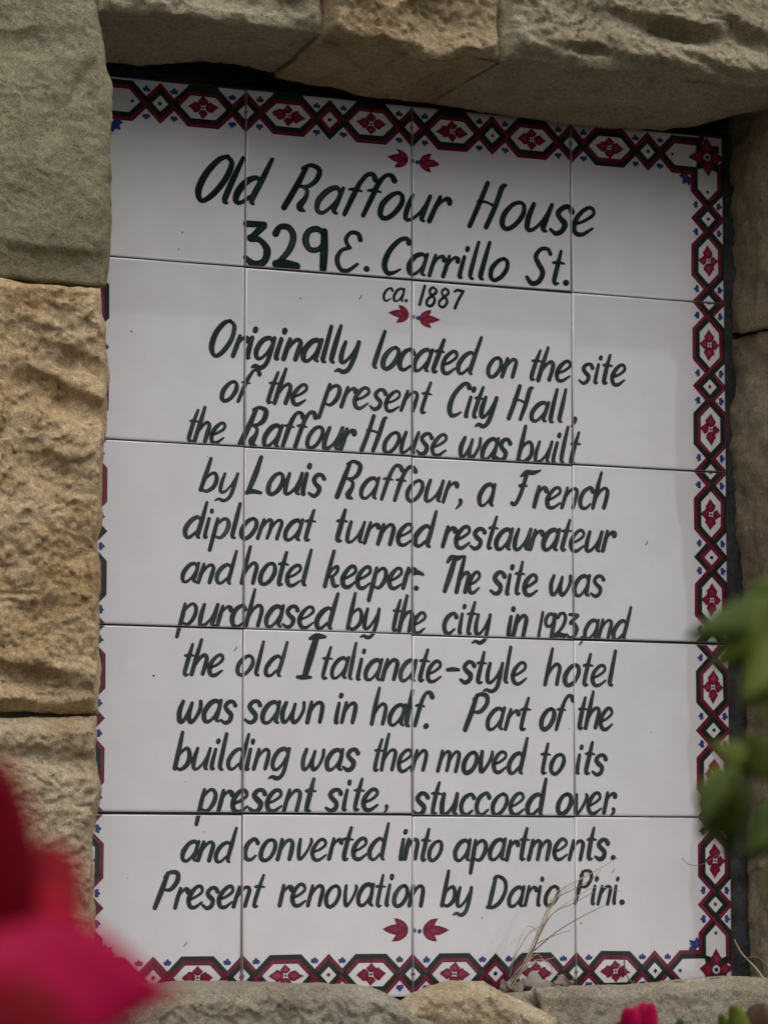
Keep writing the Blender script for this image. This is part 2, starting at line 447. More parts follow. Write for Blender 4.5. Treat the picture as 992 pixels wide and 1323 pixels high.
# right jamb: the camera sees its inner side
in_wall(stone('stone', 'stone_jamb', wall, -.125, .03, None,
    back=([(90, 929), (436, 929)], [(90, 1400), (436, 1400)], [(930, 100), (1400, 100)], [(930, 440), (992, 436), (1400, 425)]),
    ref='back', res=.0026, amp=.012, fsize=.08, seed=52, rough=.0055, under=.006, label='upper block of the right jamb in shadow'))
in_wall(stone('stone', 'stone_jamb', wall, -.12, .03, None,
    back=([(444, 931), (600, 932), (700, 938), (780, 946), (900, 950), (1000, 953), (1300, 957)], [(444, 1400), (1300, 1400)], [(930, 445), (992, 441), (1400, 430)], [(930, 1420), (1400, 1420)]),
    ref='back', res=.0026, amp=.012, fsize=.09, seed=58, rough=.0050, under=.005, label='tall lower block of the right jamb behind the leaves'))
# sill
in_wall(stone('stone', 'stone_pale', wall, -.15, -.012, None,
    back=([(1272, 100), (1310, 96), (1500, 90)], [(1272, 524), (1320, 528), (1340, 535), (1500, 540)],
          [(60, 1330), (100, 1300), (130, 1283), (180, 1272), (240, 1268), (300, 1266), (360, 1268), (405, 1270), (440, 1288), (470, 1306), (500, 1326), (560, 1345)], [(60, 1520), (560, 1520)]),
    ref='back', res=.0022, amp=.007, fsize=.07, bulge=.004, ramp=(.008, .008, .010, .01), seed=63, rough=.0028, under=.002, label='left sill stone under the plaque'))
JO = ([(1268, 508), (1500, 508)], [(1268, 716), (1340, 720), (1500, 722)],
      [(500, 1306), (513, 1298), (530, 1286), (555, 1276), (580, 1269), (626, 1270), (645, 1282), (684, 1299), (713, 1315), (722, 1322)], [(500, 1520), (722, 1520)])
in_wall(stone('stone', 'stone_buff', wall, -.15, -.02, JO, back=JO, res=.0022, amp=.009, fsize=.06, bulge=.004, ramp=(.010, .010, .012, .01), seed=69, rough=.003, under=.002, label='humped middle sill stone'))
KO = ([(1262, 690), (1300, 700), (1500, 705)], [(1262, 1150), (1500, 1150)],
      [(640, 1280), (700, 1275), (806, 1273), (843, 1269), (894, 1264), (947, 1261), (1000, 1264), (1150, 1268)], [(640, 1520), (1150, 1520)])
in_wall(stone('stone', 'stone_pale', wall, -.13, -.012, KO, back=KO, res=.0022, amp=.004, fsize=.08, bulge=.003, flake=.0014, ramp=(.010, .008, .010, .01), seed=75, rough=.0024, under=.002, label='long smooth right sill stone'))
WO = ([(1278, 600), (1500, 600)], [(1278, 712), (1500, 712)], [(600, 1282), (650, 1284), (700, 1281), (712, 1284)], [(600, 1520), (712, 1520)])
in_wall(stone('stone', 'stone_pale', wall, -.07, -.014, WO, back=WO, res=.004, amp=.004, fsize=.05, bulge=.002, seed=79, rough=.0024, under=.002, label='low filler stone between the sill stones'))
# the rest of the wall, outside the frame: plain courses
rnd = random.Random(5)
def course(z0, z1, x0, x1, seed, lo=.28, hi=.55):
    x = x0
    while x < x1 - .05:
        w_ = min(rnd.uniform(lo, hi), x1 - x)
        if x1 - (x + w_) < .15: w_ = x1 - x
        seed += 1
        in_wall(stone('stone', rnd.choice(['stone_green', 'stone_ochre', 'stone_buff', 'stone_brown', 'stone_grey']), wall, -.108 + rnd.uniform(-.01, .01), .03,
                      ('w', x + .003, x + w_ - .003, z0 + .003, z1 - .003), res=.016, amp=.013, fsize=.09, bulge=.01, seed=seed, rough=.004))
        x += w_
zt = at(300, -222, -.11)[2]; zb = at(300, 1420, -.11)[2]
xl = at(-420, 600, -.11)[0]; xr = at(1400, 600, .03)[0]
course(zt, zt + .33, -1.5, 1.5, 100)
course(zt + .33, zt + .62, -1.5, 1.5, 200)
course(zb - .36, zb - .005, -1.5, 1.5, 300)
course(zb - .70, zb - .36, -1.5, 1.5, 400)
for k in range(3):
    z0 = zb + (zt - zb) * k / 3; z1 = zb + (zt - zb) * (k + 1) / 3
    course(z0, z1, -1.5, xl - .004, 500 + 20 * k); course(z0, z1, xr + .004, 1.5, 600 + 20 * k)

def box(name, x0, x1, y0, y1, z0, z1, mat, parent=None):
    v = [(x, y, z) for x in (x0, x1) for y in (y0, y1) for z in (z0, z1)]
    f = [(0, 1, 3, 2), (4, 6, 7, 5), (0, 4, 5, 1), (2, 3, 7, 6), (0, 2, 6, 4), (1, 5, 7, 3)]
    return mesh_obj(name, v, f, mat, parent)
in_wall(box('wall_core', -1.5, 1.5, .045, .40, -1.2, zt + .62, M['bed'], wall))  # dark colour stands in for deep shade in the hollow above the plaque
# mortar packing left and right of the recess behind the face joints
in_wall(box('mortar_packing', -1.49, at(123, 600, -.093)[0], -.093, .044, zb, zt + .60, M['mortar'], wall))
in_wall(box('mortar_packing', at(1010, 600, .03)[0], 1.49, -.085, .044, zb, zt + .60, M['mortar'], wall))
in_wall(box('mortar_packing', -.9, .9, -.085, .044, -1.1, at(500, 1345, -.05)[2], M['mortar'], wall))
in_wall(box('mortar_packing', -.9, .9, -.075, .044, at(500, 20, -.02)[2] + .045, zt + .55, M['bed'], wall))  # near-black so the cavity over the plaque reads as shade

# ------------------------------------------------------------------ plaque of 4 x 5 tiles
TP = .154                       # tile pitch
GAP = .00055                     # half joint
plaque = empty('tiled_plaque', (0, 0, -2.5 * TP))
PI = Matrix.Translation((0, 0, 2.5 * TP))
tag(plaque, 'white glazed tile plaque lettered in dark green with a maroon and green border', 'plaque')
def in_plaque(o): o.matrix_parent_inverse = PI; return o
rt = random.Random(11)
TILT = {}
OFF = {}
for c in range(4):
    for r in range(5):
        TILT[c, r] = (rt.uniform(-1, 1) * .0016, rt.uniform(-1, 1) * .0016, rt.uniform(-.0004, .0004))
        OFF[c, r] = (rt.uniform(-.0003, .0003), rt.uniform(-.0005, .0005))
OFF[0, 3] = (0, .0006); OFF[1, 3] = (0, .0008); OFF[2, 3] = (0, -.0004); OFF[0, 2] = (0, 0.0005); OFF[3, 1] = (0, .0003)
def tile_rect(c, r, inset=0.0):
    ox, oz = OFF[c, r]
    x0 = (c - 2) * TP + GAP * .8 + ox + inset; x1 = (c - 1) * TP - GAP * .8 + ox - inset
    z1 = (2.5 - r) * TP - GAP * 1.3 + oz - inset; z0 = (1.5 - r) * TP + GAP * 1.3 + oz + inset
    return x0, x1, z0, z1
def tile_y(c, r, x, z):
    ax, az, d = TILT[c, r]
    cx, cz = (c - 1.5) * TP, (2 - r) * TP
    # gentle pillow: the glaze rounds down in the last 2 mm
    return d + ax * (x - cx) + az * (z - cz)
TILES = {}
for r in range(5):
    for c in range(4):
        x0, x1, z0, z1 = tile_rect(c, r)
        prof = [(0.0, .0016), (.00015, .0008), (.0005, .00032), (.0012, .00011), (.0024, 0.0)]
        V = []; Fc = []
        # rings of rounded edge, from the back of the tile to its face
        rings = [(0.0, .008)] + prof
        for ins, dep in rings:
            for (xx, zz_) in ((x0 + ins, z0 + ins), (x1 - ins, z0 + ins), (x1 - ins, z1 - ins), (x0 + ins, z1 - ins)):
                V.append((xx, tile_y(c, r, xx, zz_) + dep, zz_))
        for k in range(len(rings) - 1):
            for s in range(4):
                a = k * 4 + s; b = k * 4 + (s + 1) % 4
                Fc.append((a, b, b + 4, a + 4))
        n = (len(rings) - 1) * 4
        Fc.append((n, n + 1, n + 2, n + 3)); Fc.append((3, 2, 1, 0))
        t = in_plaque(mesh_obj('tile', V, Fc, M['tile'], plaque, smooth=True))
        t.data.polygons[len(Fc) - 2].use_smooth = False
        TILES[c, r] = t
in_plaque(stone('tile_bed', 'bed', plaque, .0085, .044, ('w', -2 * TP - .01, 2 * TP + .022, -2.5 * TP - .012, 2.5 * TP + .004), res=.006, amp=.0, bulge=-.0005, ramp=(.004,) * 4, rough=.0022, under=.0015, seed=91))
in_plaque(box('grout', -2 * TP + .002, 2 * TP - .002, .0030, .0042, -2.5 * TP + .002, 2.5 * TP - .002, M['bed'], plaque))
for k in (-1, 0, 1):
    for r in range(5):
        in_plaque(box('grout', k * TP - GAP * 1.5, k * TP + GAP * 1.5, .0011, .0029, (1.5 - r) * TP + .0012, (2.5 - r) * TP - .0012, M['grout'], plaque))

# ------------------------------------------------------------------ painting on the tiles
def clip_poly(P, x0, x1, z0, z1):
    for ax, lim, sg in ((0, x0, 1), (0, x1, -1), (1, z0, 1), (1, z1, -1)):
        out = []; n = len(P)
        for i in range(n):
            a, b = P[i], P[(i + 1) % n]
            da, db = (a[ax] - lim) * sg, (b[ax] - lim) * sg
            if da >= 0: out.append(a)
            if (da >= 0) != (db >= 0):
                t = da / (da - db); out.append(tuple(a[q] + (b[q] - a[q]) * t for q in range(3)))
        P = out
        if len(P) < 3: return []
    return P

class Paint:
    """collects convex flat pieces (x, z, paint) on the glaze, cut at the joints, one layer above the other"""
    def __init__(s, only=None): s.d = {}; s.layer = 0; s.only = only
    def poly(s, P, mat, layer=None):
        if layer is None: s.layer += 1; layer = s.layer
        h = .00004 + (layer % 90) * .000004
        xs = [p[0] for p in P]; zs = [p[1] for p in P]
        area = sum(P[i][0] * P[(i + 1) % len(P)][1] - P[(i + 1) % len(P)][0] * P[i][1] for i in range(len(P)))
        if area < 0: P = P[::-1]
        cells = [s.only] if s.only else [(c, r) for c in range(max(0, int(min(xs) / TP + 2)), min(3, int(max(xs) / TP + 2)) + 1)
                                         for r in range(max(0, int(2.5 - max(zs) / TP)), min(4, int(2.5 - min(zs) / TP)) + 1)]
        for (c, r) in cells:
            q = clip_poly(P, *tile_rect(c, r, .0004))
            if len(q) < 3: continue
            V, Fc, A = s.d.setdefault(mat, ([], [], []))
            n = len(V)
            for (x, z, a) in q: V.append((x, tile_y(c, r, x, z) - h, z)); A.append(a)
            Fc.append(tuple(range(n, n + len(q))))
    def stroke(s, pts, mat, round_caps=True):
        """pts: list of (x, z, width) -> ribbon with round ends"""
        s.layer += 1; L = s.layer
        load = s.load() if hasattr(s, 'load') else None
        p = np.array(pts)
        tt = np.linspace(0, 1, len(p))
        cv = np.clip(load[0] + load[1] * np.sin(tt * load[2] + load[3]), 0, 1) if load else np.ones(len(p))
        d = np.gradient(p[:, :2], axis=0); d /= np.maximum(np.linalg.norm(d, axis=1), 1e-9)[:, None]
        nrm = np.stack([-d[:, 1], d[:, 0]], 1) * (p[:, 2:3] / 2)
        le = p[:, :2] + nrm; ri = p[:, :2] - nrm; ce = p[:, :2]
        for i in range(len(p) - 1):
            s.poly([(*le[i], 0), (*le[i + 1], 0), (*ce[i + 1], cv[i + 1]), (*ce[i], cv[i])], mat, L)
            s.poly([(*ce[i], cv[i]), (*ce[i + 1], cv[i + 1]), (*ri[i + 1], 0), (*ri[i], 0)], mat, L)
        if round_caps:
            for e, sg in ((0, -1), (len(p) - 1, 1)):
                base = math.atan2(d[e, 1], d[e, 0]) + (0 if sg > 0 else math.pi)
                w = p[e, 2] / 2
                ring = [(ce[e, 0] + w * math.cos(base + t), ce[e, 1] + w * math.sin(base + t), 0) for t in np.linspace(-math.pi / 2, math.pi / 2, 7)]
                for a, b in zip(ring[:-1], ring[1:]): s.poly([(*ce[e], .5 * cv[e]), a, b], mat, L)
    def fan(s, ctr, ring, mat, closed=True):
        s.layer += 1; L = s.layer
        n = len(ring)
        for i in range(n if closed else n - 1):
            a, b = ring[i], ring[(i + 1) % n]
            s.poly([(ctr[0], ctr[1], 1), (a[0], a[1], 0), (b[0], b[1], 0)], mat, L)
    def build(s, name, parent, label=None):
        """one mesh with a material slot for each paint"""
        V = []; Fc = []; A = []; mi = []; mats = []
        for mat, (v, f, a) in s.d.items():
            n = len(V); V += v; A += a; Fc += [tuple(i + n for i in q) for q in f]; mi += [len(mats)] * len(f); mats.append(mat)
        if not V: return None
        o = mesh_obj(name, V, Fc, M[mats[0]], parent, attr=A)
        for m in mats[1:]: o.data.materials.append(M[m])
        o.data.polygons.foreach_set('material_index', mi)
        if label: o['label'] = label
        return in_plaque(o)

def smooth_path(pts, step):
    """Catmull-Rom through (x, y, w)"""
    p = np.array(pts, float)
    if len(p) == 2:
        n = max(3, int(np.linalg.norm(p[1, :2] - p[0, :2]) / step)); t = np.linspace(0, 1, n)[:, None]
        return p[0] * (1 - t) + p[1] * t
    q = np.vstack([2 * p[0] - p[1], p, 2 * p[-1] - p[-2]]); out = []
    for i in range(1, len(q) - 2):
        n = max(2, int(np.linalg.norm(q[i + 1, :2] - q[i, :2]) / step)); t = np.arange(n)[:, None] / n
        a, b, c, d = q[i - 1], q[i], q[i + 1], q[i + 2]
        out.append(.5 * (2 * b + (c - a) * t + (2 * a - 5 * b + 4 * c - d) * t ** 2 + (3 * b - a - 3 * c + d) * t ** 3))
    out.append(p[-1:])
    return np.vstack(out)

# glyphs: x-height 1, baseline 0, upright; a point is (x, y) or (x, y, pen factor)
G = {
'a': (.86, [[(.76, .80, .8), (.58, .99), (.27, .86, 1.15), (.06, .45, 1.25), (.13, .08, 1.1), (.36, .01, .8), (.60, .26, .7), (.76, .62, .7)], [(.80, 1.0, .9), (.76, .5, 1.1), (.73, .12, 1.1), (.86, .02, .7)]]),
'b': (.82, [[(.13, 1.72, .9), (.09, .9, 1.2), (.05, .04, 1.1)], [(.06, .12, .8), (.36, -.01, .9), (.68, .25, 1.15), (.72, .66, 1.15), (.52, .97, .9), (.25, .80, .7), (.10, .52, .6)]]),
'c': (.70, [[(.66, .80, 1.2), (.50, .99, .9), (.18, .80, 1.1), (.04, .40, 1.25), (.17, .06, 1.1), (.42, .0, .8), (.66, .20, .6)]]),
'd': (.88, [[(.74, .82, .7), (.55, .99, .9), (.25, .82, 1.15), (.05, .42, 1.25), (.13, .07, 1.1), (.36, .01, .8), (.62, .26, .7)], [(.86, 1.70, .8), (.80, .9, 1.15), (.74, .14, 1.15), (.86, .0, .7)]]),
'e': (.78, [[(.09, .38, .7), (.38, .50, .7), (.66, .74, .8), (.58, .96, .9), (.36, .98, .9), (.12, .70, 1.15), (.04, .36, 1.25), (.18, .05, 1.1), (.45, .0, .9), (.78, .24, .55)]]),
'f': (.62, [[(.86, 1.40, 1.35), (.72, 1.58, 1.1), (.50, 1.58, .9), (.33, 1.25, 1.1), (.24, .7, 1.15), (.16, .02, 1.0)], [(.03, .96, .6), (.25, .98, .8), (.50, .93, .5)]]),
'g': (.88, [[(.76, .80, .8), (.58, .99), (.27, .86, 1.15), (.06, .45, 1.25), (.13, .08, 1.1), (.36, .01, .8), (.60, .26, .7), (.76, .62, .7)], [(.82, 1.0, .9), (.79, .4, 1.1), (.74, -.12, 1.05), (.60, -.36, 1.0), (.40, -.42, 1.1), (.18, -.34, .9), (.02, -.42, .5)]]),
'h': (.84, [[(.16, 1.72, .8), (.10, .9, 1.2), (.05, .02, 1.1)], [(.10, .42, .6), (.30, .82, .8), (.52, .98, .9), (.70, .82, 1.1), (.69, .40, 1.15), (.66, .04, 1.05)]]),
'i': (.34, [[(.14, .96, .95), (.11, .3, 1.15), (.14, .03, 1.1), (.24, .03, .6)], [(.20, 1.38, 1.15), (.19, 1.30, 1.15)]]),
'k': (.86, [[(.16, 1.72, .9), (.10, .9, 1.2), (.05, .02, 1.1)], [(.12, .45, .7), (.30, .85, .8), (.54, 1.0, .9), (.60, .78, .9), (.40, .52, .7), (.16, .48, .6)], [(.36, .50, 1.0), (.46, .22, 1.2), (.62, .04, 1.1), (.82, .08, .6)]]),
'l': (.34, [[(.14, 1.72, .85), (.11, .9, 1.15), (.10, .14, 1.15), (.24, .02, .7)]]),
'm': (1.28, [[(.13, .97, .9), (.09, .5, 1.1), (.04, .03, 1.1)], [(.10, .45, .6), (.28, .84, .8), (.44, .97, .9), (.58, .84, 1.1), (.57, .4, 1.1), (.53, .05, 1.0)], [(.58, .45, .6), (.78, .84, .8), (.96, .97, .9), (1.10, .82, 1.1), (1.08, .4, 1.1), (1.06, .03, 1.0)]]),
'n': (.84, [[(.13, .97, .9), (.09, .5, 1.15), (.04, .03, 1.1)], [(.10, .42, .6), (.30, .82, .8), (.52, .97, .9), (.70, .82, 1.1), (.69, .40, 1.15), (.66, .04, 1.05)]]),
'o': (.82, [[(.52, .99, .8), (.28, .88, 1.0), (.07, .52, 1.2), (.10, .14, 1.2), (.32, -.01, 1.0), (.60, .18, 1.05), (.76, .58, 1.15), (.68, .90, 1.0), (.50, .99, .8)]]),
'p': (.84, [[(.12, .98, .9), (.09, .4, 1.2), (.05, -.60, 1.05)], [(.08, .55, .6), (.28, .86, .8), (.52, .98, .9), (.72, .76, 1.15), (.70, .35, 1.15), (.46, .02, .9), (.14, .10, .6)]]),
'r': (.60, [[(.13, .97, .9), (.09, .5, 1.15), (.05, .03, 1.1)], [(.10, .50, .6), (.26, .82, .7), (.42, .93, 1.0), (.54, .86, 1.4), (.57, .78, 1.3)]]),
's': (.66, [[(.64, .80, 1.2), (.50, .97, 1.0), (.26, .96, 1.0), (.12, .74, 1.15), (.28, .54, 1.2), (.50, .36, 1.25), (.48, .10, 1.1), (.26, -.01, 1.0), (.0, .13, .7)]]),
't': (.50, [[(.30, 1.52, .8), (.23, .9, 1.15), (.18, .2, 1.15), (.24, .02, 1.0), (.38, .04, .6)], [(.02, .97, .7), (.22, 1.0, .8), (.50, .96, .5)]]),
'u': (.86, [[(.12, .97, .9), (.06, .45, 1.2), (.12, .06, 1.1), (.32, .02, .8), (.58, .30, .7), (.74, .70, .7)], [(.80, .98, .9), (.75, .45, 1.15), (.73, .10, 1.1), (.86, .02, .6)]]),
'v': (.72, [[(.10, .97, .9), (.11, .5, 1.15), (.20, .03, 1.1), (.38, .12, .8), (.60, .50, .8), (.70, .85, .9), (.66, .96, .8)]]),
'w': (1.18, [[(.16, .96, .9), (.05, .5, 1.2), (.14, .05, 1.1), (.34, .10, .8), (.56, .60, .8), (.62, .88, .8)], [(.62, .88, .8), (.56, .35, 1.1), (.68, .02, 1.1), (.90, .16, .8), (1.08, .60, .9), (1.06, .94, .9)]]),
'y': (.84, [[(.12, .97, .9), (.07, .45, 1.2), (.14, .06, 1.1), (.34, .04, .8), (.58, .34, .7), (.74, .74, .7)], [(.80, .98, .95), (.77, .4, 1.15), (.70, -.14, 1.05), (.54, -.38, 1.0), (.34, -.42, 1.0), (.14, -.34, .9), (-.04, -.42, .5)]]),
'O': (1.10, [[(.72, 1.64, .8), (.42, 1.50, 1.1), (.14, 1.0, 1.35), (.10, .38, 1.35), (.38, .0, 1.0), (.72, .22, 1.1), (.98, .80, 1.2), (.98, 1.38, 1.1), (.70, 1.64, .8)]]),
'R': (1.06, [[(.36, 1.62, 1.1), (.24, .9, 1.35), (.06, .04, 1.3)], [(.24, 1.58, .8), (.52, 1.72, .9), (.90, 1.56, 1.2), (.90, 1.16, 1.2), (.66, .92, .9), (.36, .90, .7)], [(.48, .90, .8), (.70, .74, .9), (.72, .46, 1.1), (.60, .16, 1.6), (.70, .04, 1.3), (.86, -.02, .5)]]),
'H': (1.02, [[(.24, 1.66, 1.0), (.16, .8, 1.15), (.05, .02, 1.1)], [(.94, 1.62, .7), (.82, 1.52, 1.1), (.78, .8, 1.15), (.68, .03, 1.0)], [(.12, .94, .9), (.40, .96, .6), (.80, .82, .7)]]),
'C': (1.00, [[(.96, 1.44, 1.3), (.82, 1.62, 1.0), (.50, 1.52, 1.0), (.16, 1.02, 1.2), (.07, .42, 1.35), (.26, .03, 1.1), (.56, .04, .8), (.84, .22, .5)]]),
'E': (.98, [[(.94, 1.30, 1.2), (.84, 1.55, 1.1), (.54, 1.60, 1.0), (.34, 1.32, 1.1), (.50, .98, .9)], [(.54, .96, .9), (.20, .84, 1.0), (.04, .46, 1.25), (.22, .06, 1.1), (.55, .02, .9), (.90, .28, .7)]]),
'S': (.92, [[(.92, 1.36, 1.0), (.76, 1.58, 1.0), (.44, 1.56, 1.0), (.26, 1.22, 1.15), (.46, .88, 1.3), (.68, .52, 1.4), (.56, .10, 1.2), (.26, -.0, 1.2), (.0, .26, 1.0)]]),
'L': (.98, [[(.42, 1.70, 1.0), (.30, .9, 1.25), (.12, .10, 1.1)], [(.04, .04, 1.0), (.36, .12, 1.1), (.80, .06, .8)]]),
'F': (1.10, [[(.02, .14, 1.1), (.22, .10, 1.0), (.40, .60, 1.2), (.50, 1.50, 1.2)], [(.22, 1.46, .7), (.46, 1.66, 1.3), (.86, 1.66, 1.3), (1.22, 1.78, .5)], [(.26, 1.00, 1.0), (.46, 1.06, .8), (.62, 1.00, .7)]]),
'T': (.94, [[(.02, 1.42, .7), (.22, 1.66, 1.1), (.64, 1.64, 1.2), (1.06, 1.74, .5)], [(.50, 1.60, 1.1), (.36, .8, 1.3), (.18, .03, 1.1)]]),
'I': (1.06, [[(.36, 1.92, .9), (.70, 2.02, 1.5), (1.16, 2.02, .9)], [(.70, 1.9, 1.7), (.54, 1.0, 1.8), (.40, .1, 1.6)], [(.02, .03, .9), (.36, .02, 1.3), (.72, .04, .8)]]),
'P': (.96, [[(.28, 1.66, 1.1), (.20, .9, 1.35), (.05, .03, 1.2)], [(.16, 1.48, .7), (.40, 1.72, .9), (.80, 1.66, 1.1), (.88, 1.28, 1.15), (.64, .92, 1.0), (.28, .88, .6)]]),
'D': (1.04, [[(.30, 1.52, 1.0), (.22, .8, 1.3), (.12, .08, 1.1)], [(.18, 1.44, .6), (.42, 1.54, .9), (.84, 1.32, 1.1), (.96, .84, 1.1), (.74, .28, 1.1), (.36, .0, 1.0), (.0, -.01, .9)]]),
'1': (.34, [[(.18, 1.6, 1.0), (.10, .05, 1.1)]]),
'2': (.90, [[(.08, 1.32, 1.2), (.24, 1.58, 1.0), (.56, 1.58, 1.1), (.72, 1.25, 1.2), (.58, .70, 1.1), (.14, .16, .9)], [(.08, .12, 1.5), (.40, .16, 1.4), (.84, .10, 1.4)]]),
'3': (.86, [[(.06, 1.58, 1.0), (.72, 1.58, 1.0)], [(.70, 1.54, 1.2), (.24, 1.05, 1.1)], [(.22, 1.02, 1.2), (.56, .96, 1.0), (.80, .62, 1.2), (.68, .16, 1.2), (.34, .0, 1.2), (.02, .26, .7)]]),
'9': (.86, [[(.74, 1.42, .9), (.50, 1.62, 1.0), (.18, 1.50, 1.1), (.06, 1.12, 1.2), (.22, .78, 1.0), (.52, .80, .9), (.72, 1.05, .7)], [(.76, 1.55, 1.3), (.74, .8, 1.4), (.72, .06, 1.3)]]),
'8': (.80, [[(.58, 1.42, .9), (.34, 1.56, .9), (.14, 1.32, 1.0), (.26, .96, 1.0), (.58, .72, 1.0), (.68, .36, 1.1), (.46, .02, 1.0), (.14, .14, 1.0), (.10, .50, 1.0), (.36, .84, 1.0), (.66, 1.16, 1.0), (.58, 1.42, .9)]]),
'7': (.80, [[(.08, 1.40, .8), (.30, 1.54, 1.1), (.76, 1.50, 1.1)], [(.76, 1.48, 1.1), (.54, .8, 1.2), (.40, .04, 1.2)]]),
'.': (.26, [[(.12, .08, 1.25), (.15, .09, 1.25)]]),
',': (.28, [[(.14, .16, 1.2), (.16, .02, .9), (.0, -.24, .4)]]),
':': (.30, [[(.12, .08, 1.25), (.15, .09, 1.25)], [(.15, .86, 1.1), (.34, .76, .8)]]),
'-': (.70, [[(.08, .58, .9), (.34, .60, 1.1), (.60, .58, .8)]]),
}
rl = random.Random(23)
NO_TAIL = set()
def word(P, text, px0, py0, px1, py1, xh, slant=.20, pen=.200, asc=1.0, wfac=1.0, dot=True):
    """letters a word between two baseline points of the photograph; xh is the x-height in photo pixels"""
    A = at(px0, py0)[[0, 2]]; B = at(px1, py1)[[0, 2]]
    h = np.linalg.norm(at(px0, py0 - xh)[[0, 2]] - A)
    ex = (B - A) / np.linalg.norm(B - A); ez = np.array([0., 1.])
    W = np.linalg.norm(B - A) / h
    adv = [G[ch][0] for ch in text]
    space = [.13 + (.03 if a in 'rtf' else 0) * -2 for a in text]
    total = sum(adv) + sum(space[:-1])
    # the letters stretch a little and the spaces take the rest
    sc = (W / total) ** .72; rest = (W - sum(adv) * sc) / max(.01, sum(space[:-1])) if len(text) > 1 else 1
    if len(text) == 1: sc = W / total
    sl = slant * 1.09
    x = 0.0
    for k, ch in enumerate(text):
        jx, jy, js = rl.uniform(-.02, .02), rl.uniform(-.025, .025), rl.uniform(.975, 1.025)
        jsl = sl + rl.uniform(-.025, .025)
        pw = pen * 1.04 * rl.uniform(.93, 1.08)
        for st in G[ch][1]:
            pts = [(p[0], p[1], (p[2] if len(p) > 2 else 1.0)) for p in st]
            pts = [(a + rl.uniform(-.012, .012), b + rl.uniform(-.012, .012), c * rl.uniform(.93, 1.07)) for a, b, c in pts]
            path = smooth_path(pts, .07)
            out = []
            for (a, b, c) in path:
                if b > 1.0 and ch not in 'i': b = 1.0 + (b - 1.0) * asc
                b = b * js + jy
                u = x + jx + a * sc
                q = A + ex * (u * h) + ez * (b * h) + np.array([1., 0.]) * (jsl * b * h) 
                out.append((q[0], q[1], c * pw * h))
            P.stroke(out, 'green')
        x += adv[k] * sc + (space[k] * rest if len(text) > 1 else 0)

